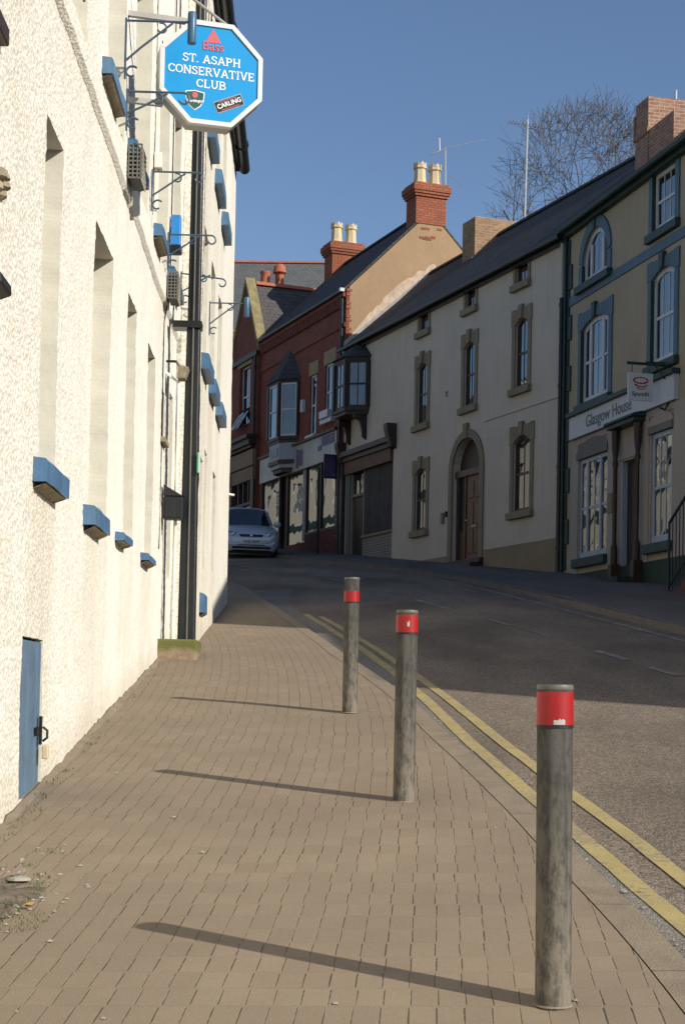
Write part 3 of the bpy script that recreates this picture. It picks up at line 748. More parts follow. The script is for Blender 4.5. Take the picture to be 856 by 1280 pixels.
# foot of the wall: broken cement fillet
mb = MB(); n = 90; vs = []
for i in range(n+1):
    u = 7.0 + 9.4*i/n; p = A.w(u, 0, 0); zz = g(p[0], p[1])
    k = .5 + .5*noise.noise((u*2.2, 0, 7)); d = .008 + .03*k; hh = .004 + .03*k + .035*noise.noise((u*9, 1, 7))
    vs += [(u, .03, zz + hh), (u, -.02 - d*.3, zz + hh*.55), (u, -.03 - d*1.6, zz + .002 - .01)]
mb.v = vs
for i in range(n):
    for k in range(2): q = i*3+k; mb.f.append((q, q+3, q+4, q+1))
A.part('cement_fillet', mb, M['kerb'], smooth=True, sharp=0)
# stub of an old timber bracket and a dark lamp hood near the camera
A.part('timber_stub', MB().box(7.05,7.34,-.05,.05,4.56,4.645), M['dark_wood'], bevel=.008)
mb = MB(); mb.prism([(7.1,.02,3.36),(7.1,-.09,3.40),(7.1,-.085,3.45),(7.1,.02,3.50)], (.26,0,0))
A.part('lamp_hood', mb, M['plastic'], bevel=.01)
mb = MB()
for k in range(9): mb.lathe([(.01,-.03),(.035 + .01*random.random(),-.01),(.03,.02),(.008,.035)], (7.42+random.uniform(-.07,.07), -.005+random.uniform(-.01,.01), 3.98+random.uniform(-.08,.08)), 7)
A.part('render_lump', mb, M['stone_under'], smooth=True)
# pipes beside the black stack
mb = MB(); mb.tube([(16.4,-.13,2.09),(16.4,-.13,4.75),(16.4,.0,4.85)], .018, 10); mb.tube([(16.4,-.13,2.09),(16.4,-.13,2.4)], .026, 10); mb.lathe([(.034,0),(.034,.09)], (16.4,-.13,2.4), 10)
A.part('waste_pipe', mb, M['white_pipe'], smooth=True)
mb = MB(); mb.tube([(16.05,.0,3.0),(16.08,.0,4.0),(16.04,.0,5.3),(16.06,-.05,5.6),(16.05,-.05,10)], .006, 6)
A.part('cable', mb, M['black_iron'])
mb = MB(); mb.tube([(14.3,-.058,5.9),(14.3,-.058,10.2)], .022, 6); A.part('conduit', mb, M['white_pipe'])
A.part('junction_box', MB().box(14.25,14.36,-.11,-.04,6.28,6.42), M['white_pipe'], bevel=.008)
# plinth block and the heavy square stack standing on it
pl = MB(); pl.box(16.15,16.85,-.40,.05,1.5,2.10)
pb_ = Bld('plinth_block', LP, LA, 16.5, 'mossy concrete block at the foot of the black downpipe', 'plinth')
pb_.part('block', pl, M['moss'], bevel=.02)
st = Bld('downpipe', LP, LA, 16.55, 'thick square black downpipe rising from the mossy block on the left', 'drainpipe')
st.part('pipe', MB().hexa([(16.46,-.352,2.09),(16.64,-.352,2.09),(16.64,-.172,2.09),(16.46,-.172,2.09)], [(16.48,-.335,5.35),(16.62,-.335,5.35),(16.62,-.195,5.35),(16.48,-.195,5.35)]), M['black_iron'], bevel=.018)
st.part('upper_pipe', MB().hexa([(16.485,-.33,5.33),(16.615,-.33,5.33),(16.615,-.20,5.33),(16.485,-.20,5.33)], [(16.49,-.317,10),(16.61,-.317,10),(16.61,-.212,10),(16.49,-.212,10)]), M['black_iron'], bevel=.018)
for z in (5.34,): st.part('pipe_bracket', MB().box(16.45,16.65,-.36+.004*(z-3),-.05,z,z+.07), M['black_iron'])
st.part('conduit', MB().tube([(16.45,-.27,2.1),(16.47,-.265,6),(16.475,-.262,10)], .009, 6), M['wire'])

# the second, stepped-forward house of the row
Bw = Bld('white_house', LP, LA, 21, 'white roughcast house with small blue sills beyond the black downpipe', 'house', 'white roughcast buildings on the left')
W2 = [(17.9,18.7,7.95,9.3),(19.5,20.35,7.95,9.3),(21.1,21.95,7.95,9.3),(17.75,18.55,5.32,6.8),(19.25,20.05,5.32,6.8),(20.85,21.65,5.32,6.8),(17.62+.15,18.2,3.2,4.2),(18.7,19.2,3.0,4.42),(20.3,20.9,3.1,4.38),(18.35,18.85,2.45,2.72)]
rough_wall('wall', Bw, 17.62, 24.78, 1.4, 9.85, [o + ('s',) for o in W2], lambda u: .075, -.27, .2, M['roughcast_far'], amp=.9)
Bw.part('end_return', MB().poly([(17.62,.2,1.4),(17.62,-.27,1.4),(17.62,-.27,9.85),(17.62,.2,9.85)]), M['roughcast_far']); mb = MB(); mb.poly([(24.78,-.27,1.4),(24.78,6,1.4),(24.78,6,9.85),(24.78,3,12.3),(24.78,-.27,9.85)]); mb.poly([(24.78,6,1.4),(17.62,6,1.4),(17.62,6,9.85),(24.78,6,9.85)])
Bw.part('side_wall', mb, M['roughcast_far'])
for o in W2[:-1]: sash(Bw, o[0]-.02, o[1]+.02, o[2]-.02, o[3]+.02, -.10, M['white_frame'], M['glass'], vb=1)
for a, b, z in ((17.8,18.75,7.98),(19.35,20.4,7.95),(21.0,22.0,7.92),(17.65,18.6,5.33),(19.1,20.05,5.33),(20.65,21.7,5.33)): blue_sill(Bw, a, b, z, -.27, .095, .17, False)
blue_sill(Bw, 18.3, 18.9, 2.70, -.27, .06, .22)
roof(Bw, 17.64, 24.8, 9.9, 12.3, 6, M['slate'], over=.1)
mb = MB(); mb.tube([(15.5,-.40,9.72),(24.72,-.40,9.72)], .085, 12); mb.box(17.64,24.78,-.33,-.2,9.70,9.90)
for u in (18.,19.4,20.8,22.2,23.6): mb.lathe([(.105,-.03),(.105,.03)], (0,0,0), 10)
k_ = 5*20; tail = mb.v[-k_:]; mb.v = mb.v[:-k_]
for i, u in enumerate((18.,19.4,20.8,22.2,23.6)): mb.v += [(u + p[2], -.40 + p[0], 9.72 + p[1]) for p in tail[i*20:(i+1)*20]]
Bw.part('gutter', mb, M['black_iron'], smooth=True)
Bw.part('overflow_pipe', MB().tube([(24.6,-.22,4.62),(24.6,-.36,4.60)], .018, 8), M['white_pipe'])

# small fittings on the left walls
def fitting(name, u, y, z, label, cat, group=None):
    F_ = Bld(name, LP, LA, u, label, cat, group); F_.root.location = F_.w(u, y, z); F_.off = (u, y, z); return F_
F_ = fitting('meter_box', 16.28, -.02, 3.44, 'small grey cable box low beside the black downpipe', 'box')
mb = MB(); mb.box(16.2,16.36,-.215,-.02,3.32,3.55); mb.prism([(16.19,-.02,3.555),(16.19,-.225,3.555),(16.19,-.02,3.67)], (.18,0,0))
F_.part('casing', mb, M['plastic'], bevel=.006); F_.part('lid', MB().box(16.193,16.199,-.20,-.04,3.34,3.53), M['black_iron'])
F_ = fitting('floodlight', 16.4, -.05, 4.84, 'rusty old floodlight halfway up beside the black downpipe', 'lamp')
F_.part('housing', MB().hexa([(16.32,-.20,4.78),(16.5,-.20,4.78),(16.5,-.12,4.78),(16.32,-.12,4.78)], [(16.3,-.24,4.90),(16.52,-.24,4.90),(16.48,-.13,4.93),(16.34,-.13,4.93)]), M['stone_under'], bevel=.01); F_.part('arm', MB().tube([(16.4,-.15,4.9),(16.4,-.1,4.97),(16.4,.0,4.97)], .015, 6), M['black_iron'])
F_ = fitting('exit_sign', 16.44, -.3, 3.93, 'small green and white sign at the right edge of the black downpipe', 'sign')
F_.part('panel', MB().box(16.43,16.445,-.372,-.337,3.83,4.04), M['sign_white']); F_.part('green_face', MB().box(16.42,16.429,-.351,-.337,3.83,4.04), plain('exit_green', (.02,.42,.13), .4, .05))
F_ = fitting('wall_lamp', 15.95, -.05, 6.25, 'bright blue upright wall lamp between the sills', 'lamp')
mb = MB(); mb.box(15.93,16.03,-.155,-.055,6.05,6.36); F_.part('body', mb, M['lamp_blue'], bevel=.012)
F_.part('lens', MB().box(15.92,16.04,-.165,-.05,5.97,6.05), M['badge_black'], bevel=.01)
for u, z in ((12.22,5.53),(15.83,5.49)):
    F_ = fitting('window_cage', u, -.05, z, 'small slatted cage on the sill %s' % ('just left of the club sign post, nearer one' if u < 14 else 'at the left of the black downpipe, farther one'), 'grille', 'slatted cages on the upper sills')
    fr = MB(); d = .10
    for k in range(9): zz = z + .26*k/8; fr.box(u-.008, u, -.05-d, -.05, zz-.006, zz+.006)
    for k in range(4): yy = -.05 - d*k/3; fr.box(u-.012, u-.008, yy-.005, yy+.005, z, z+.26)
    F_.part('end_grid', fr, M['wire'])
    sd = MB()
    for k in range(9): zz = z + .26*k/8; sd.box(u, u+.34, -.05-d, -.05-d+.008, zz-.006, zz+.006)
    for k in range(5): xx = u + .34*k/4; sd.box(xx-.005, xx+.005, -.05-d+.009, -.05-d+.013, z, z+.26)
    F_.part('side_grid', sd, M['grille'])
    F_.part('backing', MB().box(u+.03,u+.33,-.05-d+.02,-.055,z,z+.25), M['plastic'])

def scroll(c, r, a0, a1, n=18, shrink=.45):
    out = []
    for i in range(n+1):
        t = i/n; a = a0 + (a1-a0)*t; rr = r*(1 - shrink*t); out.append((c[0], c[1] + rr*math.cos(a), c[2] + rr*math.sin(a)))
    return out
def hanging_bracket(u, z, L, y0, label, drop=.34, cyl=False, tip=True, fall=0.):
    F_ = fitting('scroll_bracket', u, y0, z, label, 'bracket', 'wrought iron brackets on the white wall')
    mb = MB(); r = .0085
    mb.tube([(u,y0,z),(u,y0-L,z-fall)], r, 6); mb.tube([(u,y0-.006,z+.02),(u,y0-.006,z-drop-.08)], r, 6)
    mb.tube([(u,y0,z-drop+.05),(u,y0-L*.25,z-drop*.55),(u,y0-L*.72,z-.01)], r, 6)
    if tip: mb.tube(scroll((u,y0-L,z-fall-.05), .05, math.pi/2, math.pi/2+4.6), r, 6)
    mb.tube(scroll((u,y0-.055,z-drop-.03), .05, 2.4, -2.2), r, 6)
    mb.tube(scroll((u,y0-L*.55,z-.055), .045, 1.2, 6.0), r*.8, 6)
    F_.part('scrollwork', mb, M['bracket'], smooth=True)
    if cyl:
        c = MB(); c.lathe([(.032,-.14),(.034,-.135),(.034,.085),(.03,.095)], (u,y0-L-.005,z-.02), 14)
        F_.part('socket_sleeve', c, M['cyl_blue'], smooth=True)
hanging_bracket(11.78, 6.57, .49, -.05, 'large iron bracket with blue sleeve overlapping the top of the club sign', .36, True, False)
hanging_bracket(11.95, 6.10, .43, -.05, 'iron scroll bracket whose tip crosses the lower left edge of the club sign', .22)
hanging_bracket(13.97, 6.15, .41, -.05, 'iron scroll bracket just below the club sign', .27)
hanging_bracket(15.67, 6.08, .43, -.05, 'iron scroll bracket crossing the bright blue wall lamp', .27)
hanging_bracket(17.33, 6.13, .45, -.05, 'iron bracket sloping downwards in front of the black downpipe', .26, fall=.05)
hanging_bracket(18.92, 6.20, .44, -.27, 'far iron bracket with blue sleeve on the second white house', .31, True, False)
hanging_bracket(9.62, 5.95, .16, -.05, 'iron scroll bracket cut by the top edge of the photo', .10)

# ================================================================== THE CLUB SIGN
SX, SY, SZ, SA = -1.10, 12.22, 6.35, R(16)
S_ = empty('hanging_sign', (SX, SY, SZ), SA, 'octagonal light blue club sign with white lettering hung from the white wall', 'sign')
def octo(r, k=.415, sx=1.): return [(sx*r, -r*k), (sx*r, r*k), (sx*r*k, r), (-sx*r*k, r), (-sx*r, r*k), (-sx*r, -r*k), (-sx*r*k, -r), (sx*r*k, -r)]
HR = .402
o_ = [(x, .012, z) for x, z in octo(HR)][::-1]
mb = MB(); mb.prism([(x, .0, z) for x, z in octo(HR-.004)], (0,.17,0)); S_body = mb.build('sign_box', M['sign_side'], S_, bevel=.004)
mb = MB(); a = octo(HR); b = octo(HR-.036)
for i in range(8):
    j = (i+1) % 8
    mb.hexa([(a[i][0],-.016,a[i][1]),(a[j][0],-.016,a[j][1]),(b[j][0],-.016,b[j][1]),(b[i][0],-.016,b[i][1])], [(a[i][0],.04,a[i][1]),(a[j][0],.04,a[j][1]),(b[j][0],.001,b[j][1]),(b[i][0],.001,b[i][1])])
mb.build('sign_frame', M['sign_frame'], S_, bevel=.002)
mb = MB(); mb.poly([(x, -.004, z) for x, z in octo(HR-.034)][::-1]); face = mb.build('sign_face', M['sign_blue'], S_)
U = .00106
def su(px): return (px - 417)*U/math.cos(SA - R(5))
def sz(py): return (517 - py)*U
mb = MB()
serif_text(mb, 'ST. ASAPH', su(417), -.006, sz(416), .064, (628-205)*U*1.02)
serif_text(mb, 'CONSERVATIVE', su(418), -.006, sz(506), .064, (738-98)*U*1.0)
serif_text(mb, 'CLUB', su(417), -.006, sz(596), .064, (525-308)*U*1.02)
mb.build('club_name_lettering', M['txt_white'], face)
mb = MB(); mb.poly([(su(370),-.007,sz(288)),(su(483),-.007,sz(288)),(su(425),-.007,sz(184))]); mb.build('brewery_triangle', M['txt_red'], face)
stand(text_mb('Bass', .098, .0007), su(425), -.007, sz(318), sx=1.0).build('brewery_lettering', M['txt_red'], face)
def shield(w, h, y): return [(su(302)+w*x, y, sz(725)+h*z) for x, z in ((-.5,.42),(-.25,.46),(0,.5),(.25,.46),(.5,.42),(.46,.0),(.3,-.28),(0,-.5),(-.3,-.28),(-.46,0))][::-1]
sh = MB().poly(shield(.152,.158,-.0065)).build('shield_border', M['txt_white'], face)
MB().poly(shield(.136,.142,-.009)).build('shield_field', M['shield_green'], sh)
mb = MB(); mb.poly([(su(302)+.022*math.cos(a*.5236), -.0105, sz(688)+.024*math.sin(a*.5236)) for a in range(12)]); mb.build('shield_rose', M['txt_red'], sh)
stand(text_mb('Worthington', .032, .0008), su(302), -.012, sz(733), R(3), .8).build('shield_lettering', M['txt_white'], sh)
def rot_rect(cx, cz, w, h, rot, y):
    c, s = math.cos(rot), math.sin(rot); return [(cx + x*c - z*s, y, cz + x*s + z*c) for x, z in ((-w/2,-h/2),(w/2,-h/2),(w/2,h/2),(-w/2,h/2))]
RB = R(24); cx, cz = su(550), sz(720)
bd = MB().poly(rot_rect(cx, cz, .232, .092, RB, -.0065)).build('badge_border', M['sign_side'], face)
MB().poly(rot_rect(cx, cz, .220, .080, RB, -.0085)).build('badge_field', M['badge_black'], bd)
mb = MB()
for d in (-.031, .031): mb.poly(rot_rect(cx - d*math.sin(RB), cz + d*math.cos(RB), .15, .005, RB, -.010))
mb.build('badge_stripe', M['txt_red'], bd)
stand(text_mb('CARLING', .050, .0012), cx, -.011, cz, RB, .95).build('badge_lettering', M['txt_white'], bd)
# arm that carries the sign from the wall, and its slanting stay
mb = MB(); mb.box(-.78,.1,.06,.10,HR-.004,HR+.036); mb.tube([(-.30,.08,HR+.30),(.13,.08,HR+.03)], .011, 6); mb.tube([(-.72,.08,HR+.52),(-.30,.08,HR+.30)], .011, 6)
mb.box(-.74,-.70,.05,.11,-.35,HR+.55)
mb.box(-.72,-.36,.06,.10,-.27,-.23)
mb.build('sign_arm', M['sign_side'], S_)

# ================================================================== RIGHT ROW
RC = R(-68.5); RG = R(-76.5)
def far_end(t, P=(4.8, 35.), d=(-.3665, .9304)): return (P[0] + t*d[0], P[1] + t*d[1])
# ---- cream house, 13.3 m of frontage
Cb = Bld('cream_house', far_end(13.3), RC, 6.6, 'plain cream house with arched oak doorway and stone window surrounds', 'house', 'houses along the right side of the street')
EV, RD, DP = 11.85, 14.32, 5.54
cw = [(10.88,11.50,8.76,10.37,.12),(8.15,8.74,8.75,10.35,.12),(5.30,5.93,8.72,10.34,.12),(10.85,11.45,11.22,11.78),(8.17,8.72,11.22,11.77),(5.36,5.94,11.21,11.73),(10.88,11.70,5.86,7.62,.16),(5.28,5.98,5.90,7.54,.14),(7.60,9.16,4.6,7.98,.78),(.22,3.74,4.9,8.36)]
shell_ = shell(MB(), 0, 13.3, 3.4, EV, RD, DP, cw, .2, left=True)
Cb.part('wall', shell_, M['cream'])
for i, o in enumerate(cw[:8]):
    r = o[4] if len(o) > 4 else 0
    surround(Cb, o[0], o[1], o[2], o[3], r, M['khaki'], jw=.16 if r else .12, head=.28 if r else .10, proud=.03, key=bool(r), sill=True)
    gl = M['glass_sky'] if i < 6 else M['glass']
    sash(Cb, o[0], o[1], o[2], o[3], .045, M['brown_wood'], gl, vb=1, rise=r, mid=bool(r))
# string of cracked render and dado
mb = MB()
zt = 5.10
for da, db, dz in ((9.42,13.29,3.6),(3.92,7.34,4.2)): Cb.part('dado', MB().box(da, db, -.022, .01, dz, zt), M['tan_dado'], bevel=.008)
mb = MB(); mb.box(9.3,13.28,-.012,.005,8.22,8.235); Cb.part('render_joint', mb, M['khaki'])
# arched doorway
o = cw[8]; x0, x1 = o[0], o[1]
mb = MB(); ar = arc_pts(x0, x1, 7.98, .78, 14); ao = arc_pts(x0-.2, x1+.2, 8.18, .98, 14)
for i in range(14): mb.prism([(ar[i][0],-.05,ar[i][1]),(ar[i+1][0],-.05,ar[i+1][1]),(ao[i+1][0],-.05,ao[i+1][1]),(ao[i][0],-.05,ao[i][1])], (0,.07,0))
mb.box(x0-.2,x0,-.05,.02,4.5,7.2); mb.box(x1,x1+.2,-.05,.02,4.5,7.2)
ds = Cb.part('door_surround', mb, M['khaki'], bevel=.008)
kb = MB(); kb.prism([(8.30,-.09,7.95),(8.46,-.09,7.95),(8.49,-.09,8.33),(8.27,-.09,8.33)][::-1], (0,.1,0)); Cb.part('keystone', kb, M['khaki'], ds)
mb = MB(); inn = arc_pts(x0, x1, 7.98, .78, 14); mb.poly([(x0,.19,7.2),(x1,.19,7.2)] + [(p[0],.19,p[1]) for p in inn[::-1]]); Cb.part('fanlight', mb, M['dark_wood'])
mb = MB(); mb.box(x0,x1,.05,.2,7.04,7.2); mb.box(x0,x0+.1,.1,.2,4.9,7.04); mb.box(x1-.1,x1,.1,.2,4.9,7.04); mb.box(8.06,8.14,.1,.2,4.9,7.04); mb.box(x0+.1,8.06,.14,.2,4.9,5.7)
Cb.part('door_frame', mb, M['brown_wood'])
Cb.part('side_light', MB().box(x0+.1,8.06,.16,.17,5.7,7.04), M['glass'])
mb = MB(); mb.box(8.14,x1-.1,.13,.19,4.95,7.04)
dr = Cb.part('door', mb, M['door_wood'])
mb = MB()
for a, b in ((8.24,8.54),(8.64,8.94)):
    for za, zb in ((5.1,5.7),(5.82,6.35),(6.47,6.9)): mb.box(a,b,.112,.13,za,zb)
Cb.part('door_panel', mb, M['door_wood'], dr, bevel=.012)
Cb.part('letter_box', MB().box(8.45,8.72,.105,.12,5.74,5.79), M['buff'], dr); Cb.part('door_knob', MB().lathe([(.0,-.04),(.03,-.03),(.03,.0)], (8.22,.09,5.95), 8), M['buff'], dr)
mb = MB(); mb.box(7.36,9.40,-.38,.19,4.3,4.80); mb.box(7.36,9.40,-.12,.19,4.8,4.93); Cb.part('doorstep', mb, M['dark_wood'], bevel=.02)
mb = MB(); mb.box(7.0,7.12,-.06,0,5.95,6.22); Cb.part('meter_cover', mb, M['khaki']); Cb.part('bell_plate', MB().box(7.26,7.31,-.065,0,6.1,6.24), M['dark_wood'])
# closed shopfront at the far end
mb = MB(); mb.box(.05,3.95,-.22,.05,8.50,8.66); mb.box(.10,3.85,-.14,.05,8.36,8.50)
mb.box(.0,.2,-.12,.05,5,8.36)
mb.prism([(3.70,-.02,8.3),(3.70,-.16,8.36),(3.70,-.30,8.85),(3.70,-.30,9.0),(3.70,-.02,9.0)], (.26,0,0))
mb.prism([(-.02,-.02,8.3),(-.02,-.16,8.36),(-.02,-.30,8.85),(-.02,-.30,8.98),(-.02,-.02,8.98)], (.24,0,0))
sf = Cb.part('shop_cornice', mb, M['dark_wood'], bevel=.012)
Cb.part('fascia_board', MB().box(.24,3.68,-.07,.04,8.00,8.36), plain('faded_brown_fascia', (.15,.085,.05), .7, .2, 3.), sf)
mb = MB(); mb.box(.22,.48,.02,.2,4.9,8.0); Cb.part('shop_pilaster', mb, plain('grey_green_pilaster', (.17,.17,.15), .7, .2, 3.))
mb = MB(); mb.box(.55,1.42,.12,.19,4.9,7.3); sd = Cb.part('shop_door', mb, M['dark_wood']); Cb.part('transom_light', MB().box(.6,1.40,.12,.14,7.38,7.95), M['glass'], sd)
mb = MB(); mb.box(.48,1.5,.06,.2,7.30,7.38); mb.box(.48,.56,.07,.2,4.9,8.0); mb.box(1.42,1.52,.07,.2,4.9,8.0); Cb.part('door_frame', mb, M['khaki'])
mb = MB()
for i in range(6): a = 1.53 + i*.37; mb.box(a, a+.364, .06+.004*(i % 2), .16, 6.1, 8.0)
Cb.part('boarded_window', mb, plain('weathered_dark_boards', (.040,.032,.026), .7, .4, 4., .2), bevel=.004)
Cb.part('stall_riser', MB().box(1.52,3.74,.03,.16,4.6,6.04), M['white_tile']); Cb.part('shop_sill', MB().box(1.5,3.74,-.02,.16,6.04,6.1), M['khaki'])
# oriel on carved brackets
ox0, ox1, pz = .30, 1.92, .58
mb = MB(); a = [(ox0,0),(ox0+.38,-pz),(ox1-.38,-pz),(ox1,0)]
def oriel(B, a, z0, z1, fmat, gmat, base, roofz, roofmat, apron=None, bars=1, panes=True):
    mb = MB()
    # floor and head slabs
    def slab(k, za, zb):
        c = [((a[0][0]+a[3][0])/2 + (x-(a[0][0]+a[3][0])/2)*k, y*k if y else .02) for x, y in a]
        mb.prism([(x,y,za) for x, y in c], (0,0,zb-za))
    slab(1.06, z0-.10, z0); slab(1.06, z1, z1+.12); slab(.98, z0-.2, z0-.101)
    for x, y in a: mb.box(x-.07, x+.07, y-.07 if y else -.08, y+.07 if y else .02, z0, z1)
    w = B.part('oriel_window', mb, fmat)
    gl = MB(); fr = MB()
    for p, q in zip(a, a[1:]):
        P, Q = Vector((p[0],p[1],0)), Vector((q[0],q[1],0)); d = (Q-P).normalized(); n = Vector((d.y,-d.x,0)); n = n if n.y < 0 or abs(n.y) < .3 and True else -n
        L = (Q-P).length
        def bar(s0, s1, za, zb, w_=.022):
            u, v = P + d*s0, P + d*s1
            fr.hexa([(u.x+n.x*w_,u.y+n.y*w_,za),(v.x+n.x*w_,v.y+n.y*w_,za),(v.x-n.x*w_,v.y-n.y*w_,za),(u.x-n.x*w_,u.y-n.y*w_,za)],
                    [(u.x+n.x*w_,u.y+n.y*w_,zb),(v.x+n.x*w_,v.y+n.y*w_,zb),(v.x-n.x*w_,v.y-n.y*w_,zb),(u.x-n.x*w_,u.y-n.y*w_,zb)])
        zm = (z0+z1)/2
        bar(.07, L-.07, zm-.025, zm+.025, .024); bar(.07,.12, z0, z1); bar(L-.12,L-.07, z0, z1); bar(.12,L-.12,z0,z0+.06,.021); bar(.12,L-.12,z1-.06,z1,.021)
        for k in range(bars): s = .12 + (L-.24)*(k+1)/(bars+1); bar(s-.012, s+.012, z0+.06, z1-.06, .018)
        gl.poly([tuple(P) if False else (P.x,P.y,z0), (Q.x,Q.y,z0), (Q.x,Q.y,z1), (P.x,P.y,z1)])
    B.part('glazing_bars', fr, panes if panes is not True else fmat, w); B.part('pane', gl, gmat, w)
    cx = (a[0][0]+a[3][0])/2
    rb = MB(); e = [(cx + (x-cx)*1.18, y*1.2 if y else 0, z1+.10) for x, y in a]; ap = (cx, .02, roofz); rl, rr = (a[1][0]+.25, .0, roofz), (a[2][0]-.25, .0, roofz)
    rb.add(e + [rl, rr], [(0,1,4),(1,2,5,4),(2,3,5),(3,2,1,0)])
    B.part('oriel_roof', rb, roofmat, w)
    return w
ow = oriel(Cb, a, 9.78, 11.12, M['dark_wood'], M['glass_net'], 0, 11.82, M['slate'])
for bx in (ox0+.2, ox1-.2):
    mb = MB(); pts = [(bx-.05,.0,9.58),(bx-.05,-.40,9.58),(bx-.05,-.38,9.48),(bx-.05,-.22,9.38),(bx-.05,-.15,9.15),(bx-.05,-.13,8.95),(bx-.05,-.0,8.85)]
    mb.prism(pts, (.10,0,0)); Cb.part('oriel_bracket', mb, M['dark_wood'], ow, bevel=.01)
roof(Cb, 0, 13.3, EV, RD, DP, M['slate'], over=.20, verge=.0)
mb = MB(); mb.tube([(0,-.24,EV-.13),(13.3,-.24,EV-.13)], .055, 8); mb.box(0,13.3,-.12,.0,EV-.24,EV-.08); Cb.part('gutter', mb, M['black_iron'], smooth=True)
downpipe(Cb, 13.16, -.07, 4.3, 10.4, M['black_iron'], .05); downpipe(Cb, 13.16, -.07, 10.4, 11.75, M['cream'], .045)
chimney(Cb, 13.3-9.55, 13.3-8.76, 1.98, 3.42, 12.6, 14.82, M['old_brick'], corb=False, cap=.05)
mb = MB()
for i in range(5): mb.prism([(13.3-8.755, 1.88+.28*i, 13.56+.248*i), (13.3-8.755, 2.2+.28*i, 13.56+.248*i), (13.3-8.755, 2.2+.28*i, 13.90+.248*i), (13.3-8.755, 1.88+.28*i, 13.66+.248*i)], (.012+.001*i,0,0))
Cb.part('stepped_flashing', mb, M['lead'])
# pale hopper and stain patches
Cb.part('air_brick', MB().box(7.05,7.2,-.006,.01,9.2,9.35), M['khaki'])

# ---- Glasgow House
Gb = Bld('blue_trimmed_house', (4.8, 35.0), RG, 4.2, 'stone coloured house with slate blue window surrounds and white shop fascia', 'house', 'houses along the right side of the street')
GE, GRD, GDP = 11.92, 14.1, 5.2
gw = [(.90,2.26,10.42,11.50,.66),(4.46,5.46,10.56,11.70),(.90,2.38,7.84,9.60,.16),(4.46,5.48,7.98,9.78,.14),(.84,2.38,4.54,6.66),(3.08,3.86,3.6,6.32),(4.50,5.44,4.55,6.66),(6.9,7.8,10.56,11.70),(6.9,7.8,7.98,9.78,.14)]
Gb.part('wall', shell(MB(), 0, 9.0, 2.2, GE, GRD, GDP, gw, .18, left=False), M['glas_wall'])
Gb.part('ground_floor_facing', MB().box(.42,.82,-.02,.0,4.0,7.12).box(2.42,2.9,-.02,.0,4.0,7.12).box(4.05,4.42,-.02,.0,4.0,7.12).box(5.52,8.9,-.02,.0,3,7.12).box(.82,2.42,-.02,0,7.0,7.12).box(2.9,4.05,-.02,0,6.36,7.12).box(4.42,5.52,-.02,0,7.0,7.12), M['glas_wall_low'])
sash(Gb, *gw[0][:4], .04, M['white_frame'], M['glass_sky'], vb=0, rise=.66, mid=False, lights=3, fw=.10)
sash(Gb, *gw[1][:4], .04, M['white_frame'], M['glass_sky'], vb=2, fw=.09); sash(Gb, *gw[2][:4], .04, M['white_frame'], M['glass_sky'], rise=.16, lights=3, fw=.09)
sash(Gb, *gw[3][:4], .04, M['white_frame'], M['glass_sky'], vb=2, rise=.14, fw=.09)
sash(Gb, *gw[4][:4], .03, M['blue_frame'], M['glass'], lights=3, fw=.09); sash(Gb, *gw[6][:4], .03, M['blue_frame'], M['glass'], vb=2, fw=.10)
for k in (7, 8): sash(Gb, *gw[k][:4], .04, M['white_frame'], M['glass_sky'], vb=2, rise=gw[k][4] if k == 8 else 0, fw=.09)
# arched surround
o = gw[0]; mb = MB(); ar = arc_pts(o[0], o[1], o[3], .66, 14); ao = arc_pts(o[0]-.19, o[1]+.19, o[3]+.24, .84, 14)
for i in range(14): mb.prism([(ar[i][0],-.04,ar[i][1]),(ar[i+1][0],-.04,ar[i+1][1]),(ao[i+1][0],-.04,ao[i+1][1]),(ao[i][0],-.04,ao[i][1])], (0,.05,0))
mb.box(o[0]-.19,o[0],-.04,.01,o[2],o[3]-.66); mb.box(o[1],o[1]+.19,-.04,.01,o[2],o[3]-.66)
s_ = Gb.part('surround', mb, M['trim_blue'], bevel=.006); Gb.part('sill', MB().box(o[0]-.24,o[1]+.24,-.13,.05,o[2]-.16,o[2]-.004), M['trim_green'], s_, bevel=.01)
kb = MB(); kb.prism([(1.53,-.07,o[3]),(1.63,-.07,o[3]),(1.65,-.07,o[3]+.27),(1.51,-.07,o[3]+.27)][::-1], (0,.07,0)); Gb.part('keystone', kb, M['trim_green'], s_)
for k in (1, 2, 3, 7, 8):
    o = gw[k]; surround(Gb, o[0], o[1], o[2], o[3], o[4] if len(o) > 4 else 0, M['trim_blue'], jw=.17, head=.2 if k in (1,7) else .26, proud=.035, key=k not in (1,7), keymat=M['trim_green'])
mb = MB()
for o in (gw[0], gw[1], gw[2], gw[3]): Gb.part('reveal_lining', MB().box(o[0]-.012, o[0]+.004, -.037, .04, o[2], o[3]-(o[4] if len(o) > 4 else 0)), M['trim_green'])
mb = MB(); mb.box(0,9,-.03,.01,10.13,10.33); Gb.part('string_course', mb, M['trim_blue'], bevel=.006)
mb = MB()
for k in range(13):
    z = 4.35 + .56*k; mb.box(.0, .30 if k % 2 else .17, -.04-.002*(k % 2), .01, z, z+.545)
Gb.part('quoin', mb, M['trim_green'], bevel=.01)
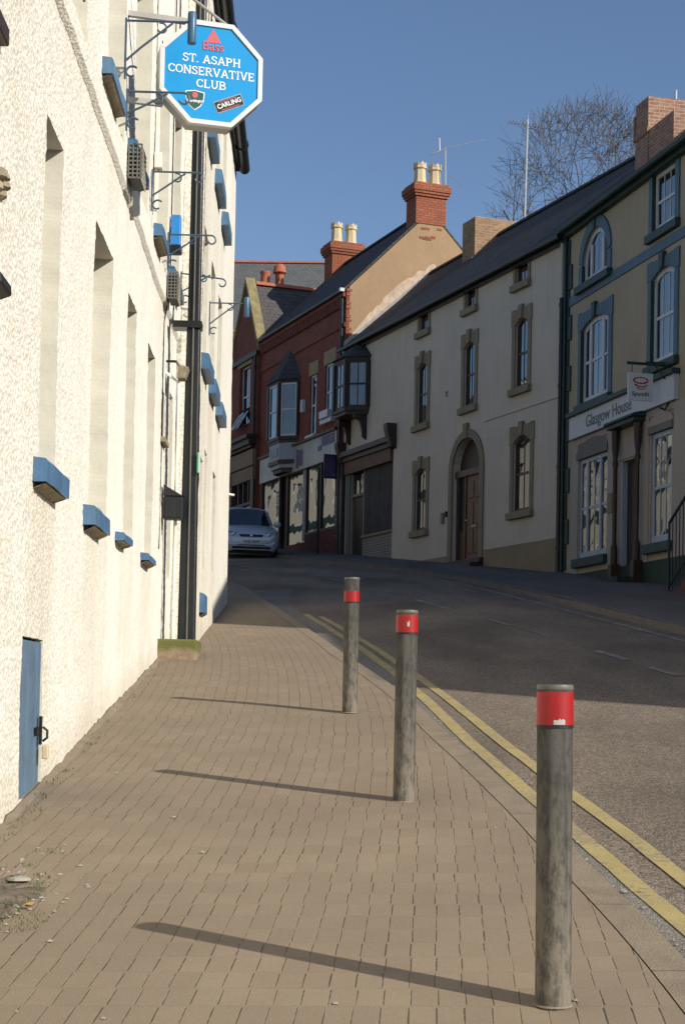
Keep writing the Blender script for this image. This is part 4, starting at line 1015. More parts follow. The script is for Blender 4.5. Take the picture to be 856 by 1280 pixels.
for k in (4, 6):
    o = gw[k]; mb = MB(); ar = arc_pts(o[0]-.06, o[1]+.06, 7.05, .16, 10); mb.poly([(o[0]-.06,-.028,o[3]),(o[1]+.06,-.028,o[3])] + [(p[0],-.028,p[1]) for p in ar[::-1]])
    Gb.part('arch_panel', mb, M['grey_panel'] if k == 4 else M['glas_wall_low'])
    Gb.part('window_head', MB().box(o[0]-.06,o[1]+.06,-.055,.04,o[3],o[3]+.14), M['grey_panel'])
    Gb.part('sill', MB().box(o[0]-.12,o[1]+.1,-.12,.05,o[2]-.2,o[2]-.01), M['trim_green'], bevel=.012)
mb = MB(); mb.box(.3,9,-.03,.01,2.6,4.22); Gb.part('plinth', mb, M['green_dado'], bevel=.01)
f_ = Gb.part('fascia', MB().box(.46,5.68,-.10,.02,7.14,7.62), M['fascia_white'], bevel=.006)
Gb.part('fascia_cornice', MB().box(.40,5.74,-.17,.02,7.62,7.72), M['trim_green'], f_, bevel=.01)
t_ = stand(text_mb('Glasgow House', .37, .002), 2.60, -.106, 7.385); Gb.part('shop_name_lettering', t_, M['letter_grey'], f_)
# doorcase with turned columns and hood
d_ = Gb.part('door', MB().box(3.10,3.84,.12,.17,3.7,6.3), M['dark_wood']); Gb.part('door_lining', MB().box(3.06,3.13,.0,.16,3.6,6.32), M['blue_frame'], d_)
mb = MB()
for x in (3.05,4.14):
    mb.lathe([(.075,4.25),(.07,4.6),(.04,4.68),(.045,5.4),(.04,6.2),(.065,6.28),(.045,6.36),(.075,6.6),(.085,6.95)], (x,-.12,0), 10); mb.box(x-.085,x+.085,-.21,-.02,3.7,4.26)
Gb.part('door_column', mb, M['dark_wood'], smooth=True)
mb = MB(); mb.box(2.92,4.26,-.27,-.02,6.96,7.05); mb.prism([(2.88,-.02,7.05),(2.88,-.33,7.05),(2.88,-.30,7.11),(2.88,-.02,7.18)], (1.42,0,0)); Gb.part('door_hood', mb, M['trim_green'], bevel=.01)
Gb.part('name_plate', MB().box(2.50,2.72,-.05,-.02,5.35,5.75), M['khaki'], bevel=.006)
mb = MB(); mb.box(2.75,4.1,-.5,.1,3.5,3.95); Gb.part('doorstep', mb, M['green_dado'], bevel=.015)
roof(Gb, 0.02, 9.0, GE, GRD, GDP, M['slate'], over=.22, verge=0)
mb = MB(); mb.tube([(0,-.26,GE-.12),(9,-.26,GE-.12)], .06, 8); mb.box(0.01,9,-.14,.0,GE-.24,GE-.06); Gb.part('gutter', mb, M['trim_green'], smooth=True)
downpipe(Gb, .05, -.075, 4.3, 11.8, M['trim_green'], .032)
c_ = chimney(Gb, 1.30, 1.95, .98, 2.3, 12.2, 14.28, M['pale_brick'], corb=False, cap=.04)
chimney(Gb, 1.951, 3.16, 1.0, 2.28, 12.2, 13.56, M['pale_brick'], corb=False, cap=.05)
mb = MB(); mb.box(1.28,1.97,.95,1.01,13.5,13.62); mb.box(1.255,1.315,.95,2.3,13.5,14.05); Gb.part('oversailing_course', mb, M['old_brick'], c_)
Gb.part('vent_stub', MB().tube([(1.62,1.75,14.28),(1.62,1.75,14.6)], .03, 8), M['galv'], c_)
# hanging sign on its own arm
Hs = empty('shop_sign', Gb.w(5.3, -.60, 7.42), RG + R(90), 'small square white sign with red swirl hanging over the shop door', 'sign')
mb = MB(); mb.box(-.25,.25,-.02,.02,-.28,.24); p_ = mb.build('sign_panel', M['sign_white'], Hs, bevel=.004)
mb = MB()
def ringband(cx, cz, rx, rz, a0, a1, w0, w1, y):
    n = 20; 
    for i in range(n):
        t0, t1 = i/n, (i+1)/n; A0, A1 = a0+(a1-a0)*t0, a0+(a1-a0)*t1
        f = lambda A, w: (cx + (rx+w)*math.cos(A), y, cz + (rz+w*.6)*math.sin(A))
        k0, k1 = w0+(w1-w0)*t0, w0+(w1-w0)*t1
        mb.poly([f(A0,-k0/2), f(A1,-k1/2), f(A1,k1/2), f(A0,k0/2)])
ringband(0,.10,.14,.055,-.3,5.9,.03,.05,-.023); ringband(.01,.02,.11,.04,2.9,6.4,.05,.03,-.024); ringband(.01,-.035,.08,.03,3.3,6.2,.035,.02,-.0235)
mb.build('swirl_emblem', M['letter_red'], p_)
stand(text_mb('Spundit', .115, .002), .0, -.023, -.155).build('shop_lettering', M['letter_grey'], p_)
mb = MB()
mb.tube([(.60,0,.42),(-.27,0,.42)], .028, 8); mb.tube([(.60,0,.05),(.30,0,.40)], .014, 6)
mb.tube([(.585,.0,.50),(.585,.0,-.25),(.50,0,-.42),(.40,0,-.38)], .022, 6); mb.box(.55,.60,-.06,.06,.30,.56); mb.tube([(.60,0,.47),(.1,.0,.455)], .012, 6)
for x in (-.17,.17): mb.tube([(x,0,.24),(x,0,.42)], .008, 6)
mb.build('sign_arm', M['trim_green'], Hs)
# steps and railing rising along the wall
St = Bld('entrance_steps', (4.8, 35.0), RG, 7.6, 'red tiled entrance steps at the right edge of the photo', 'steps')
for k in range(8): St.part('step', MB().box(7.42+.28*k,10.2,-.86+.002*k,-.035,2.4,3.36+.175*k+.10), M['red_steps'], bevel=.01)
Rl = Bld('stair_railing', (4.8, 35.0), RG, 7.4, 'dark blue iron railing climbing the red steps', 'railing')
mb = MB(); za = lambda x: 3.40 + (x-7.28)*.62
mb.tube([(7.29,-.9,za(7.29)+1.24),(10,-.9,za(10)+1.24)], .026, 8); mb.tube([(7.29,-.9,za(7.29)+.12),(10,-.9,za(10)+.12)], .016, 6); Rl.part('handrail', mb, M['rail'], smooth=True)
for k in range(20): x = 7.29 + .135*k; Rl.part('baluster', MB().tube([(x,-.9,za(x)-.05 if k % 5 else za(x)-.25),(x,-.9,za(x)+1.23)], .011 if k % 5 else .024, 6), M['rail'])

# ---- red brick shop
Rb = Bld('red_brick_house', far_end(21.2), RC, 4, 'red brick shop with tan rendered gable and slate roofed bay window', 'house', 'houses along the right side of the street')
RE, RR, RD_ = 13.62, 16.3, 5.4
rw = [(6.22,6.98,9.92,11.62),(4.90,5.46,9.62,11.52),(2.1,3.7,9.9,11.5),(.35,7.45,5.9,9.0)]
mb = MB(); wall(mb, 0, 7.86, 4.5, RE, rw, 0, .2); mb.poly([(0,RD_,4.5),(0,0,4.5),(0,0,RE),(0,RD_/2,RR),(0,RD_,RE)][::-1]); mb.poly([(7.86,RD_,4.5),(0,RD_,4.5),(0,RD_,RE),(7.86,RD_,RE)]); mb.poly([(7.86,0,4.5),(7.86,.12,4.5),(7.86,.12,RE+.1),(7.86,0,RE)])
Rb.part('wall', mb, M['red_brick'])
# gable render: ragged left edge showing brick quoins, pale flashing line of mortar over the lower roof
mb = MB(); mb.poly([(7.864,.10,4.5),(7.864,RD_,4.5),(7.864,RD_,RE),(7.864,RD_/2,RR),(7.864,.10,RE+.1)]); gr_ = Rb.part('gable_render', mb, M['gable_render'])
mb = MB()
for k in range(13):
    z = 12.0 + .13*k
    if k % 3 != 1: mb.box(7.80, 7.875, .0, .13 + .06*random.random(), z, z+.075)
Rb.part('quoin_brick', mb, M['chim_brick'], gr_)
mb = MB(); n = 26; top, bot = [], []
for i in range(n+1):
    v = -.05 + 2.95*i/n; zr = 11.86 + (v)*.893
    hgt_ = (.10 + .34*max(0, math.sin(math.pi*min(1, max(0,(i/n-.05))))))*(1 + .45*noise.noise((i*.55, 2, 1)))
    bot.append((7.868, v, zr+.02)); top.append((7.868 + .004, v, zr + .12 + hgt_))
for i in range(n): mb.poly([bot[i], bot[i+1], top[i+1], top[i]])
Rb.part('mortar_repair', mb, M['mortar_patch'], gr_)
mb = MB()
for i in range(12):
    v = -.06 + 2.85*i/12; zr = 11.86 + v*.893
    mb.hexa([(7.87,v,zr+.0),(7.93,v,zr+.0),(7.93,v+.25,zr+.223),(7.87,v+.25,zr+.223)], [(7.87,v,zr+.20),(7.885,v,zr+.20),(7.885,v+.25,zr+.41),(7.87,v+.25,zr+.41)])
Rb.part('flashing', mb, M['lead'], gr_)
mb = MB()
for k in range(9):
    y0, z0 = 2.15+random.random()*.9, 15.75 - random.random()*.35; mb.box(7.86,7.872+.0005*k,y0,y0+.16,z0,z0+.07)
Rb.part('exposed_brick', mb, M['chim_brick'], gr_)
roof(Rb, 0, 7.86, RE, RR, RD_, M['slate'], over=.14, verge=.0)
# corbelled eaves and string course
mb = MB(); mb.box(0.01,7.84,-.10,.01,RE-.22,RE-.10)
for k in range(46): x = .05 + 7.75*k/46; mb.box(x,x+.085,-.08,.01,RE-.5,RE-.221)
Rb.part('dentil_course', mb, M['red_brick']); Rb.part('string_course', MB().box(0.01,7.84,-.045,.01,RE-1.12,RE-.98), M['red_brick'])
mb = MB(); mb.tube([(-.02,-.17,RE-.06),(7.9,-.17,RE-.06)], .05, 8); Rb.part('gutter', mb, M['black_iron'], smooth=True)
Rb.part('gutter_end', MB().box(7.84,7.96,-.24,-.10,RE-.10,RE+.0), M['fascia_white'])
downpipe(Rb, 7.72, -.08, 5.7, 13.5, M['black_iron'], .055)
for o in rw[:2]:
    sash(Rb, *o, .05, M['white_frame'], M['glass_sky'], vb=0); Rb.part('lintel', MB().box(o[0]-.12,o[1]+.14,-.018,.02,o[3],o[3]+.42), M['sand'], bevel=.008)
    Rb.part('sill', MB().box(o[0]-.1,o[1]+.12,-.13,.05,o[2]-.14,o[2]), M['white_frame'], bevel=.01)
Rb.part('window_box', MB().box(6.25,6.95,-.20,-.02,9.93,10.16), M['sign_white'], bevel=.01)
# bay
ab = [(1.9,0),(2.4,-.5),(3.4,-.5),(3.9,0)]
bw = oriel(Rb, ab, 9.80, 11.52, M['dark_wood'], M['glass_sky'], 0, 12.72, M['slate'], bars=0, panes=M['white_frame'])
mb = MB(); mb.prism([(1.93,.02,9.05),(2.42,-.47,9.05),(3.38,-.47,9.05),(3.87,.02,9.05)], (0,0,.54)); Rb.part('bay_apron', mb, M['apron'], bw)
mb = MB(); mb.prism([(2.05,.02,8.66),(2.5,-.36,8.66),(3.3,-.36,8.66),(3.75,.02,8.66)], (0,0,.12)); mb.prism([(1.9,.02,8.92),(2.4,-.5,8.92),(3.4,-.5,8.92),(3.9,.02,8.92)], (0,0,.125)); Rb.part('bay_moulding', mb, M['dark_wood'], bw)
Rb.part('bay_trim', MB().prism([(1.98,.02,8.79),(2.45,-.43,8.79),(3.35,-.43,8.79),(3.82,.02,8.79)], (0,0,.125)), M['apron'], bw)
Rb.part('apron_panel', MB().box(2.55,3.25,-.485,-.471,9.18,9.45), plain('faint_lettered_board', (.24,.26,.29), .5, .1), bw)
Rb.part('alarm_box', MB().box(4.32,4.5,-.12,0,10.45,10.85), M['sign_white'], bevel=.01)
# shopfront
fa = Rb.part('shop_fascia', MB().box(.30,7.5,-.09,.05,8.62,9.45), plain('pale_gloss_fascia', (.34,.32,.25), .3, .3, 1.4, streak=.5, dirt=(.13,.13,.13)), bevel=.008)  # mottling and grey streaks in the colour stand for reflected houses opposite
mb = MB()
for (x, z, w, h) in ((4.25,8.75,.32,.5),(4.0,8.7,.2,.6),(6.25,9.1,1.1,.3),(5.95,9.0,.3,.14)):
    Rb.part('fascia_graphic', MB().box(x, x+w, -.096-.001*x, -.088, z, z+h), M['purple'], fa)
t_ = stand(text_mb('opticians', .42, .006), 6.2, -.105, 9.05); Rb.part('fascia_lettering', t_, M['letter_grey'], fa) if False else None
mb = MB()
for s_k, (cx_, cz_) in enumerate(((1.0,8.98),(2.0,8.92),(4.2,8.86),(5.1,9.1))):
    pr = None
    for i in range(14):
        x = cx_ - .5 + i*.08; z = cz_ + .16*math.sin(i*.9 + s_k) + .02*i
        if pr: mb.poly([(pr[0],-.094,pr[1]-.02),(x,-.094,z-.02),(x,-.094,z+.025),(pr[0],-.094,pr[1]+.025)])
        pr = (x, z)
Rb.part('fascia_reflection', mb, M['sign_side'], fa)  # pale wavy strips painted in as reflections on the glossy board
mb = MB(); mb.box(.3,7.5,-.16,.05,9.45,9.53)
for x in (.35,2.18,2.95,4.72,6.02,7.3): mb.box(x,x+.09,-.03,.08,6.55 if x > 4.7 or x < 2.2 else 5.4,8.62)
mb.box(4.75,7.4,-.04,.08,6.5,6.58); mb.box(.3,2.2,-.04,.08,6.55,6.63); Rb.part('shop_frame', mb, M['dark_wood'])
mb = MB()
for a, b in ((.44,2.2),(3.03,4.74),(4.80,6.03),(6.10,7.31)): mb.poly([(a,.02,6.3 if a != 3.03 else 6.3),(b,.02,6.3),(b,.02,8.62),(a,.02,8.62)])
Rb.part('shop_window', mb, M['glass_shop'])
mb = MB(); mb.box(4.72,7.42,-.03,.1,5.0,6.5); mb.box(.3,2.2,-.03,.1,5.3,6.55); mb.box(2.98,4.72,-.03,.1,5.2,6.3); mb.box(7.40,7.85,-.03,.05,5.0,8.62); Rb.part('stall_riser', mb, M['red_brick'])
Rb.part('shop_door', MB().box(2.27,2.95,.12,.16,5.3,8.6), M['dark_wood']); Rb.part('poster_column', MB().box(4.40,4.72,.005,.018,6.35,8.6), M['lead'])
chimney(Rb, 7.16, 7.885, 2.20, 3.20, 15.9, 17.16, M['chim_brick'], pots=2, poth=.70, pr=.205)
chimney(Rb, .2, .95, 2.16, 3.22, 15.3, 17.12, M['chim_brick'], pots=2, poth=.74, pr=.21)
# projecting purple shop sign and notice on the pier
Ps = Bld('projecting_sign', far_end(21.2), RC, 7.5, 'dark purple projecting sign at the end of the red brick shop', 'sign'); Ps.root.location = Ps.w(7.55,-.3,8.3); Ps.off = (7.55,-.3,8.3)
Ps.part('panel', MB().box(7.52,7.58,-.46,-.13,8.0,8.64), M['purple'], bevel=.006); Ps.part('frame', MB().box(7.505,7.595,-.49,-.461,7.96,8.68).box(7.505,7.595,-.129,-.03,7.96,8.68).box(7.51,7.59,-.46,-.13,8.641,8.68).box(7.51,7.59,-.46,-.13,7.96,7.999), M['plastic'])
Np = Bld('notice_board', far_end(21.2), RC, 7.6, 'tall pale notice with purple marks beside the shop downpipe', 'notice'); Np.root.location = Np.w(7.6,-.03,6.9); Np.off = (7.6,-.03,6.9)
nb_ = Np.part('board', MB().box(7.45,7.65,-.06,-.031,6.55,7.45), M['lead'])
mb = MB()
for k in range(5): mb.box(7.48,7.62,-.064,-.06,6.62+.16*k,6.72+.16*k)
Np.part('notice_mark', mb, M['purple'], nb_)
Po = Bld('sign_pole', far_end(21.2), RC, 7.3, 'slim dark pole on the pavement before the red brick shop', 'pole'); Po.part('post', MB().tube([(7.30,-.55,5.4),(7.30,-.55,8.3)], .045, 8), M['plastic'])

# ---- gabled house beyond
Gh = Bld('gabled_house', far_end(24.3), RC, 1.5, 'narrow gabled brick house with mossy stone coping left of the red shop', 'house', 'houses along the right side of the street')
ge, ga = 13.35, 15.85; cxg = 1.68
mb = MB(); wall(mb, .05, 3.08, 4.8, ge, [(1.05,2.25,10.9,13.0),(.3,2.9,6.0,8.85)], -.12, .2); mb.poly([(.05,-.12,ge),(3.08,-.12,ge),(cxg,-.12,ga)]); mb.poly([(3.08,-.12,4.8),(3.08,4,4.8),(3.08,4,ge),(3.08,-.12,ge)]); mb.poly([(.05,4,4.8),(.05,-.12,4.8),(.05,-.12,ge),(.05,4,ge)])
Gh.part('wall', mb, M['red_brick'])
mb = MB()
for sx, (ex, ez) in enumerate(((-.06,ge-.1),(3.24,ge-.12))):
    mb.prism([(ex,-.2,ez),(cxg,-.2,ga+.05),(cxg,-.2,ga+.30),(ex,-.2,ez+.26)] if sx == 0 else [(cxg,-.201,ga+.05),(ex,-.201,ez),(ex,-.201,ez+.26),(cxg,-.201,ga+.30)], (0,.36,0))
Gh.part('coping', mb, M['mossy_sand'], bevel=.02)
mb = MB(); mb.hexa([(cxg,.16,ga),(cxg,4.5,ga),(3.15,4.5,ge),(3.15,.16,ge)][::-1], [(cxg,.16,ga+.08),(cxg,4.5,ga+.08),(3.2,4.5,ge+.08),(3.2,.16,ge+.08)][::-1])
mb.hexa([(.0,.16,ge),(.0,4.5,ge),(cxg,4.5,ga-.002),(cxg,.16,ga-.002)][::-1], [(-.05,.16,ge+.08),(-.05,4.5,ge+.08),(cxg,4.5,ga+.078),(cxg,.16,ga+.078)][::-1])
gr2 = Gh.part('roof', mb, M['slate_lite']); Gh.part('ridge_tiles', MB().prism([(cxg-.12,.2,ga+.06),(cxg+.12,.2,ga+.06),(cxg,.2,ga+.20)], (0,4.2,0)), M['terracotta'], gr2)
mb = MB(); mb.box(.90,1.62,.42,1.52,14.9,15.98); c_ = Gh.part('chimney', mb, M['chim_brick']); Gh.part('flaunching', MB().box(.86,1.66,.38,1.56,15.98,16.06), M['chim_brick'], c_)
Gh.part('chimney_pot', MB().lathe([(.19,0),(.2,.05),(.17,.1),(.165,.38),(.19,.42),(.19,.48),(.14,.48)], (1.26,.68,16.05), 14), M['terracotta'], c_, smooth=True)
Gh.part('chimney_cowl', MB().lathe([(.16,0),(.15,.42),(.19,.46),(.25,.50),(.23,.58),(.20,.72),(.12,.81),(.02,.83)], (1.26,1.22,16.05), 14), M['terracotta'], c_, smooth=True)
sash(Gh, 1.05,2.25,10.9,13.0, .0, M['white_frame'], M['glass_sky'], vb=1)
Gh.part('open_light', MB().hexa([(1.1,-.5,10.72),(2.2,-.5,10.72),(2.2,-.46,10.75),(1.1,-.46,10.75)], [(1.1,-.05,11.5),(2.2,-.05,11.5),(2.2,-.02,11.5),(1.1,-.02,11.5)]), M['glass_sky'])
Gh.part('lintel', MB().box(.85,2.45,-.14,-.1,13.0,13.35), M['sand']); Gh.part('string_course', MB().box(-.02,3.14,-.22,-.1,ge-.22,ge-.06), M['dark_wood'])
mb = MB(); mb.box(.0,3.1,-.5,-.05,10.25,10.38); mb.box(.05,3.08,-.4,-.05,10.05,10.25); mb.box(.1,3.0,-.3,-.1,9.95,10.05); Gh.part('shop_cornice', mb, M['dark_wood'])
Gh.part('shop_fascia', MB().box(.15,3.0,-.22,-.1,9.35,9.9), plain('cream_sandstone_fascia', (.27,.20,.13), .8, .12, 2.)); Gh.part('shop_sign_board', MB().box(.2,2.98,-.2,-.1,8.86,9.30), plain('tan_sign_board', (.22,.165,.10), .7, .2, 2.))
mb = MB(); mb.box(.18,.62,-.2,.0,4.9,9.3); mb.box(2.72,3.06,-.2,.0,4.9,8.85)
for x in (1.2,1.75,2.3): mb.box(x,x+.08,-.15,.05,8.1,8.85)
mb.box(.6,2.75,-.16,.05,8.02,8.12); mb.box(.6,2.75,-.16,.05,6.3,6.42); Gh.part('shop_frame', mb, M['dark_wood'])
Gh.part('shop_window', MB().poly([(.6,-.06,6.3),(2.75,-.06,6.3),(2.75,-.06,8.86),(.6,-.06,8.86)]), M['glass_shop']); Gh.part('stall_riser', MB().box(.6,2.75,-.17,.0,5,6.3), M['red_brick'])
Gh.part('yellow_notice', MB().box(1.3,2.15,-.075,-.062,7.25,7.75), plain('yellow_notice_board', (.33,.26,.09), .6, .1))
downpipe(Gh, 2.98, -.2, 10.4, 13.1, M['black_iron'], .05)
# ---- houses farther up
Fh = Bld('brick_house', far_end(36.), RC, 6, 'dark brick house closing the street at the left, behind the car', 'house', 'houses along the right side of the street')
fw_ = [(9.0,10.2,9.9,11.5),(6.0,7.2,9.9,11.5),(7.6,11.4,6.6,9.0)]
Fh.part('wall', shell(MB(), 0, 11.66, 5.2, 12.35, 14.6, 6, fw_, .2), M['red_brick']); 
for o in fw_[:2]: sash(Fh, *o, .11, M['white_frame'], M['glass_sky'])
Fh.part('shop_window', MB().poly([(7.6,.1,6.6),(11.4,.1,6.6),(11.4,.1,9.0),(7.6,.1,9.0)]), M['glass_shop']); Fh.part('shop_cornice', MB().box(7.3,11.6,-.3,.02,9.55,9.85), M['dark_wood']); Fh.part('shop_fascia', MB().box(7.4,11.6,-.12,.02,9.0,9.55), M['dark_wood'])
roof(Fh, 0, 11.66, 12.35, 14.6, 6, M['slate'], over=.15)
# big slate roof across the end of the view
Sb = Bld('slate_roofed_hall', (-12, 76.), R(-2), 8, 'large grey slate roof with red ridge tiles rising at the end of the street', 'building')
Sb.part('wall', shell(MB(), 0, 22, 7.5, 18.4, 23.0, 8, [], .2), M['chim_brick'])
roof(Sb, 0, 22, 18.4, 23.0, 8, M['slate_far'], over=.2); 
Lb = Bld('slate_roofed_cottage', (-9.5, 71.), R(-2), 4, 'low brick house with slate roof and red ridge beneath the big slate roof', 'building')
Lb.part('wall', shell(MB(), 0, 5.6, 7, 16.1, 17.9, 4, [], .2), M['chim_brick']); roof(Lb, 0, 5.6, 16.1, 17.9, 4, M['slate_far'], over=.15)
Lb.part('verge_coping', MB().prism([(5.5,-.1,16.0),(5.9,-.1,16.0),(5.9,2,17.9),(5.5,2,17.9)], (0,0,.2)), M['mossy_sand'])

# ---- the rest of the row towards the camera (outside the frame; its shadow lies across the road)
def plain_house(name, t0, t1, z0, eaves, ridge, dep, wm, label, set_back=0.):
    B = Bld(name, (4.8 + .2334*t0, 35 - .9724*t0), RG, (t1-t0)/2, label, 'house', 'houses along the right side of the street')
    L = t1-t0; n = max(1, int(L/2.6)); ops = []
    for i in range(n):
        c = L*(i+.5)/n
        for zb in (z0+2.0, z0+4.6): 
            if zb+1.6 < eaves - .2: ops.append((c-.5,c+.5,zb,zb+1.5))
    B.part('wall', shell(MB(), 0, L, z0-.6, eaves, ridge, dep, ops, .15), wm)
    for o in ops: sash(B, *o, .1, M['white_frame'], M['glass'])
    roof(B, 0, L, eaves, ridge, dep, M['slate'], over=.12, verge=.0)
plain_house('terraced_house', 9.05, 22.7, 1.9, 10.5, 12.3, 6, M['cream'], 'tall cream terraced house next door to the blue trimmed house, beyond the right edge')
plain_house('terraced_house', 22.75, 29.1, 1.2, 9.15, 10.6, 6, M['red_brick'], 'low brick end terrace whose shadow falls across the road')
# ---- sunlit house over the way, seen only as a reflection in the shop windows
for hi_, (y_a, eav, wmc, lab) in enumerate((( 0, 9.9, (.66,.62,.52), 'cream house with green band across the road, nearest of those reflected by the windows'), (15.05, 11.3, (.70,.67,.58), 'paler house with green band across the road, middle of those reflected by the windows'), (30.1, 13.2, (.66,.61,.51), 'long sand coloured house with green band across the road, reflected by the shop windows'))):
    dx_, dy_ = math.cos(R(111.5)), math.sin(R(111.5))
    Ob = Bld('opposite_house', (-5.2 + y_a*dx_, 30. + y_a*dy_), R(111.5), 7, lab, 'house', 'houses over the road')
    oo = [(2.9*i+1.2, 2.9*i+2.3, eav-2.3, eav-.7) for i in range(5 + 16*(hi_ == 2))]; o2 = [(2.9*i+1.0, 2.9*i+2.4, eav-5.6, eav-3.8) for i in range(5 + 16*(hi_ == 2))]
    Ob.part('wall', shell(MB(), 0, 15 + 48*(hi_ == 2), 3.5, eav, eav+1.9, 6, oo + o2, .15), plain('opposite_wall', wmc, .8, .1, .6)); roof(Ob, 0, 15 + 48*(hi_ == 2), eav, eav+1.9, 6, M['slate'], verge=.0)
    for o in oo + o2: sash(Ob, *o, .08, M['white_frame'], M['glass'], vb=1)
    Ob.part('green_band', MB().box(0,15 + 48*(hi_ == 2),-.06,.01,eav-3.2,eav-2.85), M['trim_green'])

# ================================================================== AERIALS
Am = Bld('aerial_mast', far_end(13.3), RC, 5.9, 'tall pale aerial mast on the ridge of the cream house', 'aerial', 'television aerials on the roofs'); Am.root.location = Am.w(5.94,2.77,14.3); Am.off = (5.94,2.77,14.3)
Am.part('mast', MB().tube([(5.94,2.77,14.2),(6.06,2.75,17.15)], .032, 8), M['galv'])
mb = MB(); b = Vector((6.05,2.75,17.0)); dr_ = Vector((.25,.95,-.10)).normalized(); sd_ = dr_.cross(Vector((0,0,1))).normalized()
mb.tube([b - dr_*.5, b + dr_*.45], .014, 6)
for k in range(10): p = b - dr_*.5 + dr_*(.09*k); mb.tube([p - sd_*.2, p + sd_*.2], .006, 5)
for k in range(4): p = b + dr_*.4 + Vector((0,0,-.09+.06*k)); mb.tube([p - sd_*.22, p + sd_*.22], .006, 5)
mb.tube([b, b + Vector((.06,0,.32))], .012, 6); Am.part('yagi', mb, M['alu'])
Aa = Bld('chimney_aerial', far_end(21.2), RC, 7.8, 'spindly television aerial strapped to the nearer red chimney stack', 'aerial', 'television aerials on the roofs'); Aa.root.location = Aa.w(7.83,3.3,16.9); Aa.off = (7.83,3.3,16.9)
Aa.part('mast', MB().tube([(7.84,3.2,16.7),(7.84,3.16,18.35)], .022, 8), M['galv'])
mb = MB(); mb.tube([(7.84,2.68,18.06),(7.84,3.2,18.32)], .028, 6); mb.tube([(7.84,3.3,18.38),(7.7,4.55,18.84)], .010, 6); mb.tube([(7.84,2.98,18.2),(7.84,2.96,18.62)], .012, 6); mb.tube([(7.84,2.9,18.6),(7.84,3.16,18.35)], .01, 6); mb.tube([(7.84,2.9,18.56),(7.84,3.04,18.60)], .008, 5)
mb.tube([(7.86,3.3,17.5),(7.86,3.72,17.25)], .007, 5); mb.tube([(7.86,3.35,17.35),(7.86,3.6,17.5)], .006, 5); mb.tube([(7.86,3.22,17.3),(7.86,3.45,17.6)], .006, 5)
Aa.part('aerial_rods', mb, M['alu'])

# ================================================================== BOLLARDS
def bollard(x, y, h, lean, band, label, mark=None):
    B = empty('bollard', (x, y, g(x, y) - .005), random.random()*.3, label, 'bollard', 'steel bollards along the pavement edge')
    B.rotation_euler[1] = lean; r = .057
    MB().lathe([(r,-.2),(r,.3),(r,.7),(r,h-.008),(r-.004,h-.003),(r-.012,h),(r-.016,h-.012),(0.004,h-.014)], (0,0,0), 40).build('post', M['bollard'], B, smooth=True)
    MB().lathe([(r+.0008,h-.014),(r+.0012,h-.012),(r+.0012,h-.003),(r-.001,h+.002),(r-.012,h+.001)], (0,0,0), 40, cap=False).build('rim', M['cap_dark'], B, smooth=True)
    z0, z1 = band; n = 64; mb = MB()
    mb.lathe([(r+.0016,z0),(r+.0016,z1)], (0,0,0), n, cap=False)
    b = mb.build('red_band', M['band'], B, smooth=True)
    MB().lathe([(r+.0018,z0-.010),(r+.0018,z0-.001)], (0,0,0), n, cap=False).build('band_edge', M['plastic'], b, smooth=True)
    if mark:
        a0, a1, za, zb = mark; mb = MB(); k = 8; sh = [random.uniform(.6,1) for _ in range(k+1)]
        for i in range(k):
            A0, A1 = a0 + (a1-a0)*i/k, a0 + (a1-a0)*(i+1)/k; rr = r + .0026
            h0, h1 = za + (zb-za)*sh[i], za + (zb-za)*sh[i+1]
            mb.poly([(rr*math.cos(A0), rr*math.sin(A0), za), (rr*math.cos(A1), rr*math.sin(A1), za), (rr*math.cos(A1), rr*math.sin(A1), h1), (rr*math.cos(A0), rr*math.sin(A0), h0)])
        mb.build('scuff', M['sticker'], b)
    # ring of mortar at the foot
    MB().lathe([(r+.006,.003),(r+.004,.007),(r,.009)], (0,0,0), 24, cap=False).build('mortar_collar', M['kerb'], B, smooth=True)
    return B
bollard(.690, 5.11, 1.018, R(-.55), (.892, .996), 'nearest grey steel bollard, large at lower right, with wide red top band', (R(-115), R(-78), .893, .915))
bollard(.342, 8.55, 1.022, R(.1), (.905, .998), 'middle grey bollard with red top band and a small white sticker on it', (R(-105), R(-92), .935, .968))
bollard(.065, 12.12, 1.028, R(-.1), (.845, .925), 'farthest grey bollard with narrow red band set below its bare top')

# ================================================================== PARKED CAR
Cp = (-2.72, 46.6)
K = empty('parked_car', (*Cp, g(*Cp) - .045), R(9), 'silver blue hatchback facing downhill, partly hidden by the white wall', 'car'); K.rotation_euler[0] = R(6.8)
def loft(st, closed=False):
    mb = MB(); m = len(st[0])
    full = []
    for row in st:
        r = [(-x, y, z) for x, y, z in row[:-1]] + [row[-1]] + [(x, y, z) for x, y, z in row[:-1][::-1]]
        full.append(r)
    n = len(full[0])
    for r in full: mb.v += r
    for j in range(len(full)-1):
        for i in range(n-1): k = j*n+i; mb.f.append((k, k+1, k+n+1, k+n))
    mb.f.append(tuple(range(n-1, -1, -1))); mb.f.append(tuple((len(full)-1)*n + i for i in range(n)))
    return mb
def sec(y, w, zb, zt, crown=.03, sh=.09, yb=0.):
    return [(w*.86, y+yb, zb), (w*.965, y+yb*.6, zb+.10), (w, y, zb + (zt-zb)*.45), (w*.985, y, zt-sh), (w*.90, y, zt-.02), (w*.5, y, zt+crown*.7), (0, y, zt+crown)]
